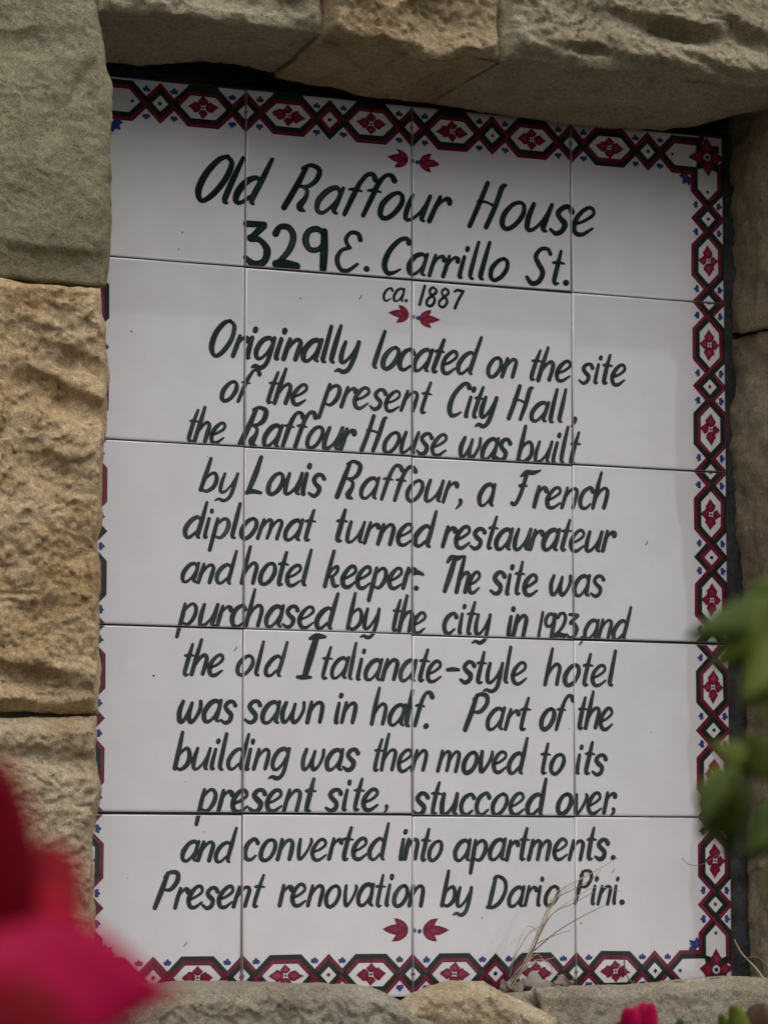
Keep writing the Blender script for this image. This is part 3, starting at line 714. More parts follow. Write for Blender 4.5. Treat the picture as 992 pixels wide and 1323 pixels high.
LINES = [
 ('large heading line with the name of the house', [
  ('Old', 247, 259, 327, 264, 36, .40, .185), ('Raffour', 364, 269.5, 572, 288, 35, .33, .17), ('House', 604, 292.5, 762, 303.5, 36, .30, .172)]),
 ('second heading line with the street address', [
  ('329', 317, 342, 423, 349, 33, 0.0, .235), ('E.', 433, 350, 477, 351, 31, .06, .185), ('Carrillo', 492, 352, 653, 363, 28.5, .23, .195), ('St.', 679, 365, 734, 368, 29, .13, .20)]),
 ('small line with the date', [('ca.', 494, 388, 526, 390, 17, .2, .20), ('1887', 540, 394.5, 594, 399, 16, .2, .24)]),
 ('body line of dark green brush lettering', [('Originally', 268, 459, 457, 470, 28, .25, .215), ('located', 480, 474.5, 609, 484, 28.5, .27, .20), ('on', 628, 486, 665, 488.5, 25, .22, .20), ('the', 681, 490.5, 734, 492.5, 25, .25, .20), ('site', 747, 495, 805, 496.5, 25, .2, .20)]),
 ('body line of dark green brush lettering', [('of', 284, 517.5, 318, 519.5, 26, .28, .19), ('the', 341, 521, 393, 522.5, 26, .25, .20), ('present', 416, 523.5, 551, 534, 26.5, .25, .19), ('City', 577, 536.5, 635, 541, 26.5, .25, .21), ('Hall', 656, 541.5, 727, 546, 25.5, .23, .20), (',', 738, 545, 745, 545.5, 25, .1, .20)]),
 ('body line of dark green brush lettering', [('the', 239, 569.5, 287, 571.5, 26, .26, .19), ('Raffour', 309, 574.5, 453, 582, 28.5, .25, .19), ('House', 466, 582, 574, 588.5, 27, .24, .19), ('was', 592, 590.5, 655, 595, 27, .2, .20), ('built', 667, 596.5, 744, 599, 27, .2, .19)]),
 ('body line of dark green brush lettering', [('by', 258, 634.5, 302, 636.5, 25, .24, .19), ('Louis', 318, 637, 414, 640.5, 28, .22, .195), ('Raffour', 434, 642.5, 586, 649.5, 28, .22, .185), (',', 590, 651, 598, 651.5, 27, .1, .20), ('a', 616, 652.5, 636, 653, 27.5, .16, .20), ('French', 660, 654, 784, 657.5, 27, .2, .185)]),
 ('body line of dark green brush lettering', [('diplomat', 236, 694, 402, 698.5, 26.5, .22, .20), ('turned', 431, 699.5, 555, 706, 27, .2, .20), ('restaurateur', 571, 707.5, 790, 713, 27, .2, .20)]),
 ('body line of dark green brush lettering', [('and', 233, 751.5, 297, 754.5, 25, .2, .20), ('hotel', 311, 754.5, 397, 757, 27.5, .2, .20), ('keeper', 418, 757.5, 533, 761, 27, .19, .20), (':', 533, 762, 543, 762, 26, .1, .2), ('The', 571, 764.5, 618, 766.5, 26.5, .18, .20), ('site', 634, 767, 693, 768.5, 27, .15, .20), ('was', 709, 768.5, 778, 770, 26, .12, .20)]),
 ('body line of dark green brush lettering', [('purchased', 231, 807, 428, 811.5, 27.5, .2, .195), ('by', 448, 812, 487, 813, 26.5, .18, .19), ('the', 504, 814, 548, 817.5, 26.5, .18, .195), ('city', 572, 818.5, 631, 819.5, 26.5, .16, .20), ('in', 654, 821.5, 680, 822.5, 27, .15, .20), ('1923', 694, 823, 744, 824, 19.5, .15, .22), (',', 749, 827, 754, 827, 24, .1, .18), ('and', 753, 824.5, 807, 826.5, 25, .18, .195)]),
 ('body line of dark green brush lettering', [('the', 234, 872, 286, 872.5, 26.5, .22, .21), ('old', 304, 872.5, 362, 873, 26, .2, .19), ('Italianate', 384, 875.5, 568, 880.5, 27, .18, .19), ('-', 573, 881, 592, 881.5, 26, .15, .20), ('style', 594, 882, 678, 883, 26.5, .15, .20), ('hotel', 702, 884.5, 793, 885.5, 26.5, .16, .20)]),
 ('body line of dark green brush lettering', [('was', 229, 932.5, 301, 933, 28, .16, .205), ('sawn', 316, 933.5, 417, 934, 28, .14, .205), ('in', 431, 934, 459, 935, 27, .15, .20), ('half', 478, 936, 546, 938.5, 27.5, .18, .20), ('.', 546, 940, 554, 940, 26, .1, .22), ('Part', 599, 943, 680, 943, 27, .2, .20), ('of', 696, 942.5, 728, 942, 27, .2, .20), ('the', 744, 941.5, 790, 941.5, 27, .16, .20)]),
 ('body line of dark green brush lettering', [('building', 225, 993.5, 370, 994.5, 27.5, .18, .20), ('was', 388, 994.5, 459, 995, 27, .16, .20), ('then', 479, 995.5, 550, 996, 27, .16, .19), ('moved', 564, 997, 674, 998.5, 27, .16, .20), ('to', 696, 999, 727, 999.5, 26, .15, .20), ('its', 742, 999.5, 780, 1000, 26, .15, .20)]),
 ('body line of dark green brush lettering', [('present', 256, 1048, 403, 1048, 28, .16, .205), ('site', 420, 1047, 487, 1047, 27, .15, .20), (',', 496, 1046, 502, 1046, 25, .1, .2), ('stuccoed', 534, 1052, 700, 1052, 27.5, .14, .205), ('over', 718, 1052, 792, 1050, 26.5, .13, .205), (',', 788, 1050, 796, 1050, 24, .1, .2)]),
 ('body line of dark green brush lettering', [('and', 233, 1112.5, 297, 1113.5, 26, .2, .20), ('converted', 314, 1111.5, 496, 1110, 27, .15, .20), ('into', 514, 1110.5, 569, 1111.5, 26.5, .14, .195), ('apartments', 585, 1111.5, 783, 1110.5, 26.5, .13, .20), ('.', 788, 1110, 795, 1110, 26, .1, .22)]),
 ('lowest line of dark green brush lettering', [('Present', 199, 1173.5, 335, 1172, 27, .22, .20), ('renovation', 360, 1171, 547, 1170.5, 27.5, .14, .19), ('by', 569, 1171, 606, 1171.5, 25.5, .15, .20), ('Dario', 629, 1171.5, 720, 1169.5, 25.5, .14, .185), ('Pini', 742, 1168.5, 796, 1168, 24.5, .14, .19), ('.', 799, 1168, 807, 1168, 25, .1, .24)]),
]
for lab, words in LINES:
    P = Paint()
    P.load = lambda: (rl.uniform(.25, .75), rl.uniform(.1, .35), rl.uniform(2, 6), rl.uniform(0, 6))
    for w_ in words: word(P, *w_)
    P.build('lettering_line', plaque, lab)

# hand-painted rose petals in pairs with a blue dot on the joint
def blob(cx, cz, r, n=9, seed=0):
    q = random.Random(seed)
    return [(cx + r * math.cos(t) * q.uniform(.85, 1.15), cz + r * math.sin(t) * q.uniform(.85, 1.15)) for t in np.linspace(0, 2 * math.pi, n, endpoint=False)]
def petal_shape(cx, cz, L, Wd, ang, lobes=True, jit=0, rr=None):
    """pointed leaf-like petal, base at (cx,cz), pointing along ang"""
    prof = [(0, .0), (.05, .42), (.22, .85), (.40, .98), (.50, 1.0), (.58, .72), (.64, .62), (.82, .30), (1, 0)] if lobes else [(0, 0), (.05, .4), (.25, .9), (.45, 1), (.65, .85), (.85, .45), (1, 0)]
    up = [(L * a, Wd * b) for a, b in prof]; dn = [(L * a, -Wd * b) for a, b in prof[1:-1]][::-1]
    rr = rr or random
    ca, sa = math.cos(ang), math.sin(ang)
    ring = [(cx + (a * (1 + rr.uniform(-jit, jit))) * ca - b * (1 + rr.uniform(-jit, jit)) * sa, cz + a * sa + b * (1 + rr.uniform(-jit, jit)) * ca) for a, b in up + dn]
    ctr = (cx + L * .42 * ca, cz + L * .42 * sa)
    return ctr, ring
ro = random.Random(3)
for (lx, ly, rx, ry, L) in ((527, 206.5, 542, 209.5, .0200), (528, 407, 542, 411.5, .0190), (527, 1202, 546, 1202, .0235)):
    P = Paint()
    for (x, y, dirn) in ((lx, ly, 1), (rx, ry, -1)):
        p = at(x, y)
        ang = math.pi - .06 if dirn > 0 else .0
        for da, l2, w2 in ((.0, 1.0, .19), (.62, .74, .15), (-.62, .70, .15)):
            ctr, ring = petal_shape(p[0], p[2], L * l2, L * w2, ang + da, False, .06, ro)
            P.fan(ctr, ring, 'red')
    c_ = at((lx + rx) / 2 + 1.5, (ly + ry) / 2 + .5)
    P.fan((c_[0] - .0022, c_[2] + .0004), blob(c_[0] - .0022, c_[2] + .0004, .0019, seed=4), 'blue')
    P.fan((c_[0] + .0026, c_[2] - .0006), blob(c_[0] + .0026, c_[2] - .0006, .0020, seed=5), 'blue')
    P.build('painted_petals', plaque)

# specks and scratches of dirt on the glaze
P = Paint(); rs = random.Random(31)
for (x, y, r_, st_) in [(199, 873, .0010, 0), (388, 386, .0008, 0), (466, 384, .0007, 1), (835, 702, .0008, 1), (236, 300, .0007, 0), (231, 322, .0006, 0), (170, 428, .0007, 0), (268, 590, .0006, 0), (750, 1193, .0008, 0), (622, 1186, .0006, 0), (305, 838, .0007, 1), (240, 1220, .0007, 1), (264, 1075, .0005, 0), (240, 1010, .0004, 0), (735, 942, .0005, 0), (792, 1125, .0005, 1), (350, 860, .0004, 0), (165, 1135, .0004, 0)]:
    p = at(x, y)
    if st_: P.stroke([(p[0] - .0016, p[2] - .0020, r_ * .7), (p[0], p[2] - .0002, r_ * 1.3), (p[0] + .0010, p[2] + .0022, r_ * .6)], 'black')
    else: P.fan((p[0], p[2]), blob(p[0], p[2], r_, 7, rs.randint(0, 999)), 'black')
P.build('dirt_speck', plaque)['kind'] = 'stuff'

# --- border: strands that cross between flowers and diamonds, painted tile by tile
TCX, TCZ = .106 * TP, .130 * TP                                    # centre line of the band from the tile edge
rb = random.Random(77)
def border_piece(c, r, side):
    """side: 'T','B','L','R' band along that edge of tile (c, r); works in (s, t): s along the band, t towards the plaque's inside"""
    P = Paint(only=(c, r))
    ox, oz = OFF[c, r]
    X0, X1 = (c - 2) * TP + ox, (c - 1) * TP + ox; Z1, Z0 = (2.5 - r) * TP + oz, (1.5 - r) * TP + oz
    def m(s, t):
        s = s * TP; t = t * TP
        if side == 'T': return (X0 + s, Z1 - TCZ - t)
        if side == 'B': return (X0 + s, Z0 + TCZ + t)
        if side == 'L': return (X0 + TCX + t, Z1 - s)
        return (X1 - TCX - t, Z1 - s)
    CS = 1 - .106 if side in 'TB' else 1 - .130
    first = (side in 'TB' and c == 0) or (side in 'LR' and r == 0)
    last = (side in 'TB' and c == 3) or (side in 'LR' and r == 4)
    jw = lambda k=.0022: rb.uniform(-k, k)
    H, SF, CR, DV = .0885, .081, .1695, .080
    def stripe(pts, ow, outer):
        """ribbon of two stripes along a path given as (s, t, sign away from the centre line)"""
        a, b = ('maroon', 'bgreen') if outer else ('bgreen', 'maroon')
        for mat, off in ((a, .0118), (b, -.0118)):
            q = [(s_ + ds * off, t_ + dt * off) for (s_, t_, ds, dt) in pts]
            out = []
            for i in range(len(q) - 1):
                n = max(2, int(math.hypot(q[i + 1][0] - q[i][0], q[i + 1][1] - q[i][1]) / .02))
                for k in range(n): out.append((q[i][0] + (q[i + 1][0] - q[i][0]) * k / n, q[i][1] + (q[i + 1][1] - q[i][1]) * k / n))
            out.append(q[-1])
            # mitred quads between successive path corners
            P.layer += 1; L = P.layer
            hw = .0128
            for i in range(len(pts) - 1):
                A_, B_ = pts[i], pts[i + 1]
                def pt(A, o): return (A[0] + A[2] * o, A[1] + A[3] * o)
                n = 3
                for k in range(n):
                    ta, tb = k / n, (k + 1) / n
                    rows = []
                    for tt in (ta, tb):
                        lo, mi_, hi = [tuple(pt(A_, off + d)[z_] * (1 - tt) + pt(B_, off + d)[z_] * tt for z_ in (0, 1)) for d in (-hw, 0, hw)]
                        rows.append((lo, mi_, hi))
                    (l0, m0, h0), (l1, m1, h1) = rows
                    P.poly([(*m(*l0), 0), (*m(*l1), 0), (*m(*m1), 1), (*m(*m0), 1)], mat, L)
                    P.poly([(*m(*m0), 1), (*m(*m1), 1), (*m(*h1), 0), (*m(*h0), 0)], mat, L)
    k7 = math.sqrt(.5); mt = math.tan(rad(22.5))
    segs = []
    def flower_side(s0, sg, outer, lo=True, hi=True):
        e = jw(); f_ = jw()
        path = []
        D = .004
        if lo: path.append((s0 - CR - D, sg * (H - (CR + D - SF)), -k7, k7 * sg))
        path.append((s0 - SF, sg * (H + e), -mt, 1.0 * sg) if lo else (s0 - SF, sg * (H + e), 0, sg))
        path.append((s0 + SF, sg * (H + f_), mt, 1.0 * sg) if hi else (s0 + SF, sg * (H + f_), 0, sg))
        if hi: path.append((s0 + CR + D, sg * (H - (CR + D - SF)), k7, k7 * sg))
        return path, outer
    def diamond_side(s0, sg, outer):
        D = .004
        s1, s2 = s0 - (.25 - CR) - D, s0 + (.25 - CR) + D
        v = DV + jw()
        return [(s1, -sg * D, -k7, k7 * sg), (s0 + jw(), sg * v, 0, sg * math.sqrt(2)), (s2, -sg * D, k7, k7 * sg)], outer
    lo_s = .4195 if first else -.01
    hi_s = .5805 if last else 1.01
    if first or last:
        arm = .5805 if last else .4195
    flowers = [s0 for s0 in (.25, .75) if not (first and s0 == .25) and not (last and s0 == .75)]
    diamonds = [0, .5, 1.0]
    if first: diamonds = [.5, 1.0]
    if last: diamonds = [0, .5]
    order = []
    for s0 in flowers:
        fl = rb.random() < .8 if side in 'LRT' else rb.random() < .45
        order += [flower_side(s0, 1, fl), flower_side(s0, -1, not fl)]
    for s0 in diamonds:
        fl = rb.random() < .55
        order += [diamond_side(s0, 1, fl), diamond_side(s0, -1, fl)]
    if first or last:
        # straight arms that run from the last crossing to the corner
        q = (lambda s: s) if last else (lambda s: 1 - s)
        sgn = 1 if last else -1
        a0, a1, cs = .5805, .669, CS
        for sg in (1, -1):
            D = .004
            end = cs - H if sg > 0 else cs - .055
            ends = (q(end), sg * H, -sgn * 1.0, 1.0 * sg) if sg > 0 else (q(end), sg * H, 0, sg)
            pth = [(q(a0 - D), -sg * D, -sgn * k7, k7 * sg), (q(a1), sg * H, -sgn * mt, 1.0 * sg), ends]
            if sg < 0: pth.append((q(end + .035), sg * (H + .03), 0, sg * 1.0))
            order.append((pth, sg > 0))
    # the outer colour runs on to the tile's edge behind the flowers
    te = -(TCZ if side in 'TB' else TCX) / TP - .01
    for s0 in flowers:
        P.poly([(*m(s0 - .098, -.095), 0), (*m(s0 + .098, -.095), 0), (*m(s0 + .078 + jw(), te), 0), (*m(s0 - .078 + jw(), te), 0)], 'bgreen')
    rb.shuffle(order)
    for pth, outer in order: stripe(pth, .0265, outer)
    # flowers in the hexagons
    def dotp(s, t, rr_, mat): 
        x, z = m(s, t); P.fan((x, z), blob(x, z, rr_, seed=rb.randint(0, 999)), mat)
    def pet(s, t, L, Wd, ds, dt, mat, lobes=True):
        x, z = m(s, t); x2, z2 = m(s + ds, t + dt)
        a = math.atan2(z2 - z, x2 - x) + rb.uniform(-.10, .10)
        ctr, ring = petal_shape(x, z, L * TP * rb.uniform(.9, 1.08), Wd * TP * rb.uniform(.88, 1.12), a, lobes, .07, rb)
        P.fan(ctr, ring, mat)
    for s0 in flowers:
        for ds, dt, L, wd in ((1, 0, .086, .033), (-1, 0, .086, .033), (0, 1, .056, .029), (0, -1, .056, .029)):
            pet(s0 + ds * .011, dt * .011, L, wd, ds, dt, 'red')
        dotp(s0, 0, .0011, 'black')
    for s0 in diamonds:
        dotp(s0 + jw(.003), jw(.003), .0017, 'black' if rb.random() < .5 else 'red')
    # little blue fleurs in the notches
    cr = [.0805, .4195, .5805, .9195]
    if first: cr = [.4195, .5805, .9195]
    if last: cr = [.0805, .4195, .5805]
    for s0 in cr:
        for sg in (1, -1):
            t0 = .086 if sg > 0 else .080
            L = .033
            for da in (-.9, 0, .9):
                pet(s0, sg * (t0 - .018), L * (1 if da == 0 else .85), .0115, math.sin(da), sg * math.cos(da), 'blue', False)
            dotp(s0, sg * (t0 - .012), .0010, 'blue')
    if (first or last):
        q = (lambda s: s) if last else (lambda s: 1 - s)
        dotp(q(.661), 0, .0016, 'blue')
        if side in 'LR' :
            cs = q(CS)
            # star flower on the corner: dark leaves behind, red petals in front
            for k in range(4):
                a = math.pi / 4 + k * math.pi / 2
                pet(cs + .02 * math.cos(a), .02 * math.sin(a), .086, .030, math.cos(a), math.sin(a), 'bgreen', False)
            for k in range(4):
                a = k * math.pi / 2
                pet(cs + .018 * math.cos(a), .018 * math.sin(a), .100, .036, math.cos(a), math.sin(a), 'red')
            dotp(cs, 0, .0038, 'halo'); dotp(cs, 0, .0019, 'black')
            # blue fleur on the inner diagonal
            sg = -1 if last else 1
            for da in (-.8, 0, .8):
                a = math.atan2(1, sg) + da
                pet(cs + sg * .125, .125, .062, .017, math.cos(a), math.sin(a), 'blue', False)
    return P
for (c, r) in TILES:
    sides = ([('L')] if c == 0 else []) + (['R'] if c == 3 else []) + (['T'] if r == 0 else []) + (['B'] if r == 4 else [])
    for sd in sides:
        P = border_piece(c, r, sd)
        o = P.build('painted_border', plaque)

# ------------------------------------------------------------------ plants
def tube(V, Fc, pts, radii, seg=6):
    n0 = len(V); pts = [Vector(p) for p in pts]
    for i, p in enumerate(pts):
        d = (pts[min(i + 1, len(pts) - 1)] - pts[max(i - 1, 0)]).normalized()
        a = d.cross(Vector((.31, .87, .38))).normalized(); b = d.cross(a)
        for k in range(seg):
            t = 2 * math.pi * k / seg
            V.append(tuple(p + (a * math.cos(t) + b * math.sin(t)) * radii[i]))
    for i in range(len(pts) - 1):
        for k in range(seg):
            q = n0 + i * seg + k; w = n0 + i * seg + (k + 1) % seg
            Fc.append((q, w, w + seg, q + seg))
    Fc.append(tuple(n0 + k for k in range(seg))[::-1]); Fc.append(tuple(n0 + (len(pts) - 1) * seg + k for k in range(seg)))
def curve_pts(ctrl, n=14):
    p = smooth_path([(*c[:2], c[2]) for c in ctrl], 1e9) if False else None
    q = [np.array(c, float) for c in ctrl]; q = [2 * q[0] - q[1]] + q + [2 * q[-1] - q[-2]]
    out = []
    for i in range(1, len(q) - 2):
        for t in np.arange(n) / n:
            a, b, c, d = q[i - 1:i + 3]
            out.append(.5 * (2 * b + (c - a) * t + (2 * a - 5 * b + 4 * c - d) * t ** 2 + (3 * b - a - 3 * c + d) * t ** 3))
    out.append(q[-2]); return out
def stem_obj(name, ctrl, r0, r1, mat, parent, n=8, seg=6):
    pts = curve_pts(ctrl, n); rr = np.linspace(r0, r1, len(pts)); V = []; Fc = []
    tube(V, Fc, pts, rr, seg)
    return mesh_obj(name, V, Fc, M[mat], parent, smooth=True)
def blade_surface(name, base, tip, side, width, mat, parent, cup=.2, curl=.15, prof=None, nu=14, nv=8, wave=.06, seed=0, thick=.0006):
    """leaf or petal: surface from base to tip, side gives the width direction; cup bends it across, curl bends it along; real thickness"""
    b, t = Vector(base), Vector(tip); ax = t - b; L = ax.length; ax.normalize()
    sd = Vector(side); sd = (sd - ax * sd.dot(ax)).normalized(); nm = ax.cross(sd)
    prof = prof or [(0, .06), (.12, .55), (.35, .95), (.5, 1), (.7, .82), (.88, .42), (1, .02)]
    rr = random.Random(seed); ph = rr.uniform(0, 6)
    top = []
    for i in range(nu + 1):
        u = i / nu; w = float(np.interp(u, [p[0] for p in prof], [p[1] for p in prof])) * width / 2
        for j in range(nv + 1):
            v = j / nv * 2 - 1
            off = -cup * width * (v * v) * .5 * (.4 + u) + curl * L * math.sin(u * math.pi) + wave * width * math.sin(ph + u * 7 + v * 3) * abs(v) - .03 * width * math.exp(-(v * 6) ** 2)
            top.append(b + ax * (u * L) + sd * (v * w) + nm * off)
    V = [tuple(p) for p in top] + [tuple(p + nm * -thick) for p in top]
    n = len(top); Fc = []
    for i in range(nu):
        for j in range(nv):
            a = i * (nv + 1) + j; q = (a, a + nv + 1, a + nv + 2, a + 1)
            Fc.append(q); Fc.append(tuple(k + n for k in q[::-1]))
    rim = [j for j in range(nv + 1)] + [(i + 1) * (nv + 1) + nv for i in range(nu)] + [nu * (nv + 1) + j for j in range(nv - 1, -1, -1)] + [i * (nv + 1) for i in range(nu - 1, 0, -1)]
    for a, c in zip(rim, rim[1:] + rim[:1]): Fc.append((a, c, c + n, a + n))
    return mesh_obj(name, V, Fc, M[mat], parent, smooth=True)

GZ = -1.2
def leaf_px(plant, bx, by, tx, ty, width_px, dist, tdist, mat, roll=0, cup=.3, curl=.06, seed=0, prof=None, name='leaf', wave=.06):
    b = at_dist(bx, by, dist); t = at_dist(tx, ty, tdist)
    view = Vector(ray((bx + tx) / 2, (by + ty) / 2)).normalized()
    ax = (Vector(t) - Vector(b)).normalized()
    side = ax.cross(view).normalized()
    side = Matrix.Rotation(rad(roll), 3, ax) @ side
    return blade_surface(name, b, t, side, width_px / F_PX * (dist + tdist) / 2, mat, plant, cup, curl, prof, seed=seed, wave=wave)

def plant_empty(name, loc, label, cat):
    o = empty(name, loc); tag(o, label, cat); return o
def keep(o, root):
    o.matrix_parent_inverse = Matrix.Translation(root.location).inverted(); return o

# 1. the red bloom close to the camera, lower left
d1 = .47
fl = at_dist(20, 1240, d1)
bloom = plant_empty('bougainvillea_spray', (fl[0], fl[1], GZ), 'large blurred deep red flower close to the lens, lower left', 'flower')
keep(stem_obj('stem', [(fl[0] - .06, fl[1] - .02, GZ), (fl[0] - .08, fl[1] + .04, GZ + .4), (fl[0] - .03, fl[1] + .01, fl[2] - .08), tuple(at_dist(-40, 1330, d1 + .01))], .006, .0018, 'stem', bloom), bloom)
pp = [(0, .25), (.15, .8), (.4, 1), (.6, .88), (.8, .50), (.92, .22), (1, .03)]
pr = [(0, .3), (.2, .85), (.45, 1), (.75, .9), (.92, .6), (1, .2)]
def petal(*a, **k): return keep(leaf_px(bloom, *a, name='petal', **k), bloom)
petal(-30, 1330, -8, 985, 150, d1, d1 - .01, 'petal_dark', roll=15, cup=.3, curl=.03, seed=1, prof=pr)
petal(-35, 1330, 70, 1085, 150, d1 + .012, d1 + .02, 'petal_dark', roll=-20, cup=.35, curl=.04, seed=2, prof=pr)
petal(-40, 1256, 238, 1281, 158, d1 - .012, d1 + .005, 'petal_pink', roll=-10, cup=.2, curl=.05, seed=3, prof=pp)
petal(-60, 1310, 112, 1185, 170, d1 + .004, d1 + .012, 'petal_red', roll=25, cup=.3, curl=.03, seed=4, prof=pr)
petal(-40, 1290, 40, 1400, 190, d1 - .015, d1 - .02, 'petal_dark', roll=10, cup=.3, curl=.03, seed=5, prof=pr)
petal(-40, 1370, 92, 1345, 120, d1 - .02, d1 - .01, 'petal_dark', roll=30, cup=.3, curl=.03, seed=6, prof=pp)
petal(-40, 1270, 105, 1225, 120, d1 + .008, d1 + .014, 'petal_red', roll=5, cup=.3, curl=.03, seed=8, prof=pr)
petal(-50, 1330, -190, 1200, 170, d1, d1, 'petal_red', roll=0, cup=.3, curl=.05, seed=7, prof=pr)

# 2. the leafy branch in front of the right side
d2 = .88
lp = at_dist(985, 1180, d2)
br = plant_empty('leafy_branch', (lp[0] + .12, lp[1], GZ), 'out of focus green leafy branch hanging before the right border', 'plant')
keep(stem_obj('stem', [(lp[0] + .12, lp[1], GZ), (lp[0] + .16, lp[1] + .03, GZ + .5), tuple(at_dist(1060, 1250, d2)), tuple(at_dist(1035, 1050, d2)), tuple(at_dist(1005, 880, d2 + .01)), tuple(at_dist(1040, 760, d2 + .03))], .006, .0014, 'stem', br), br)
def lf(*a, **k): return keep(leaf_px(br, *a, **k), br)
pt_ = [(0, .1), (.15, .6), (.4, 1), (.6, .9), (.8, .55), (.93, .22), (1, .02)]
lf(1045, 790, 893, 815, 66, d2, d2 - .04, 'leaf_dark', roll=35, curl=.08, seed=11, prof=pt_)
lf(1040, 775, 925, 862, 70, d2 - .02, d2 - .03, 'leaf', roll=-15, curl=.10, seed=12, prof=pt_)
lf(1050, 800, 962, 905, 75, d2 - .03, d2 - .05, 'leaf', roll=10, curl=.10, seed=13)
lf(1030, 760, 955, 790, 60, d2 + .02, d2 + .02, 'leaf_dark', roll=0, curl=.05, seed=14)
lf(1000, 1000, 915, 955, 42, d2 + .03, d2 + .04, 'leaf', roll=25, curl=.06, seed=15, prof=pt_)
lf(1020, 1015, 955, 945, 48, d2 - .01, d2, 'leaf', roll=-20, curl=.06, seed=16)
lf(1030, 960, 950, 990, 36, d2, d2, 'leaf', roll=25, curl=.1, seed=17)
lf(952, 985, 903, 1072, 46, d2 + .03, d2 + .01, 'leaf_dark', roll=20, cup=.5, curl=.12, seed=18, prof=pt_)
lf(958, 1000, 918, 1092, 40, d2 + .02, d2 + .03, 'leaf', roll=-25, cup=.4, curl=.10, seed=28, prof=pt_)
lf(958, 1000, 940, 1112, 42, d2 + .03, d2 + .04, 'leaf_dark', roll=-35, cup=.5, curl=.10, seed=19, prof=pt_)
lf(925, 985, 899, 1050, 36, d2 + .03, d2 + .02, 'leaf', roll=55, cup=.4, curl=.08, seed=20)
lf(1040, 1020, 962, 1105, 60, d2 + .05, d2 + .04, 'leaf_dark', roll=10, curl=.06, seed=21)
lf(1010, 905, 968, 872, 34, d2 - .01, d2, 'leaf', roll=10, curl=.06, seed=23, prof=pt_)
lf(1035, 860, 985, 935, 44, d2 + .01, d2, 'leaf', roll=-30, curl=.08, seed=24, prof=pt_)
lf(960, 1000, 930, 1035, 30, d2 + .01, d2, 'leaf', roll=-30, curl=.08, seed=25, prof=pt_)
lf(1045, 1090, 990, 1160, 50, d2 + .05, d2 + .04, 'leaf_dark', roll=10, curl=.06, seed=22)
keep(stem_obj('petiole', [tuple(at_dist(1015, 930, d2 + .01)), tuple(at_dist(975, 985, d2 + .03)), tuple(at_dist(928, 998, d2 + .03))], .0012, .0008, 'stem', br), br)

# 3. the small bright bloom at the bottom edge and its leaf
d3 = 1.72
s3 = at_dist(828, 1360, d3)
sm = plant_empty('small_bloom', (s3[0], s3[1], GZ), 'small crimson bloom poking up at the bottom edge below the right sill stone', 'flower')
keep(stem_obj('stem', [(s3[0], s3[1], GZ), (s3[0] + .02, s3[1], GZ + .4), tuple(s3)], .004, .0012, 'stem', sm), sm)
for a in [(820, 1362, 812, 1303, 28, -20, 'petal_pink', 31), (832, 1362, 838, 1297, 28, 15, 'petal_pink', 32), (826, 1362, 824, 1309, 44, 5, 'petal_pink', 33), (822, 1365, 790, 1330, 40, 10, 'petal_dark', 34), (832, 1365, 862, 1335, 40, 10, 'petal_red', 35)]:
    keep(leaf_px(sm, a[0], a[1], a[2], a[3], a[4], d3, d3 - .005, a[6], roll=a[5], cup=.35, curl=.06, seed=a[7], prof=[(0, .3), (.3, .85), (.65, 1), (.85, .92), (.96, .72), (1, .45)], name='petal', wave=.14), sm)
s4 = at_dist(965, 1370, 1.70)
lw = plant_empty('low_leafy_shoot', (s4[0], s4[1], GZ), 'green and brown rounded leaves at the bottom right corner', 'plant')
keep(stem_obj('stem', [(s4[0], s4[1], GZ), (s4[0] + .02, s4[1], GZ + .4), tuple(s4)], .004, .0012, 'stem', lw), lw)
rd = [(0, .2), (.15, .7), (.4, 1), (.7, .95), (.9, .6), (1, .15)]
for a in [(965, 1350, 948, 1300, 26, 10, 'leaf', 41), (975, 1350, 985, 1301, 60, -25, 'leaf_brown', 42), (940, 1345, 932, 1312, 16, 10, 'leaf_dark', 43), (990, 1350, 1015, 1310, 44, 0, 'leaf_brown', 44), (878, 1352, 880, 1318, 16, 20, 'leaf_dark', 45)]:
    keep(leaf_px(lw, a[0], a[1], a[2], a[3], a[4], 1.70, 1.695, a[6], roll=a[5], cup=.5, curl=.08, seed=a[7], prof=rd), lw)

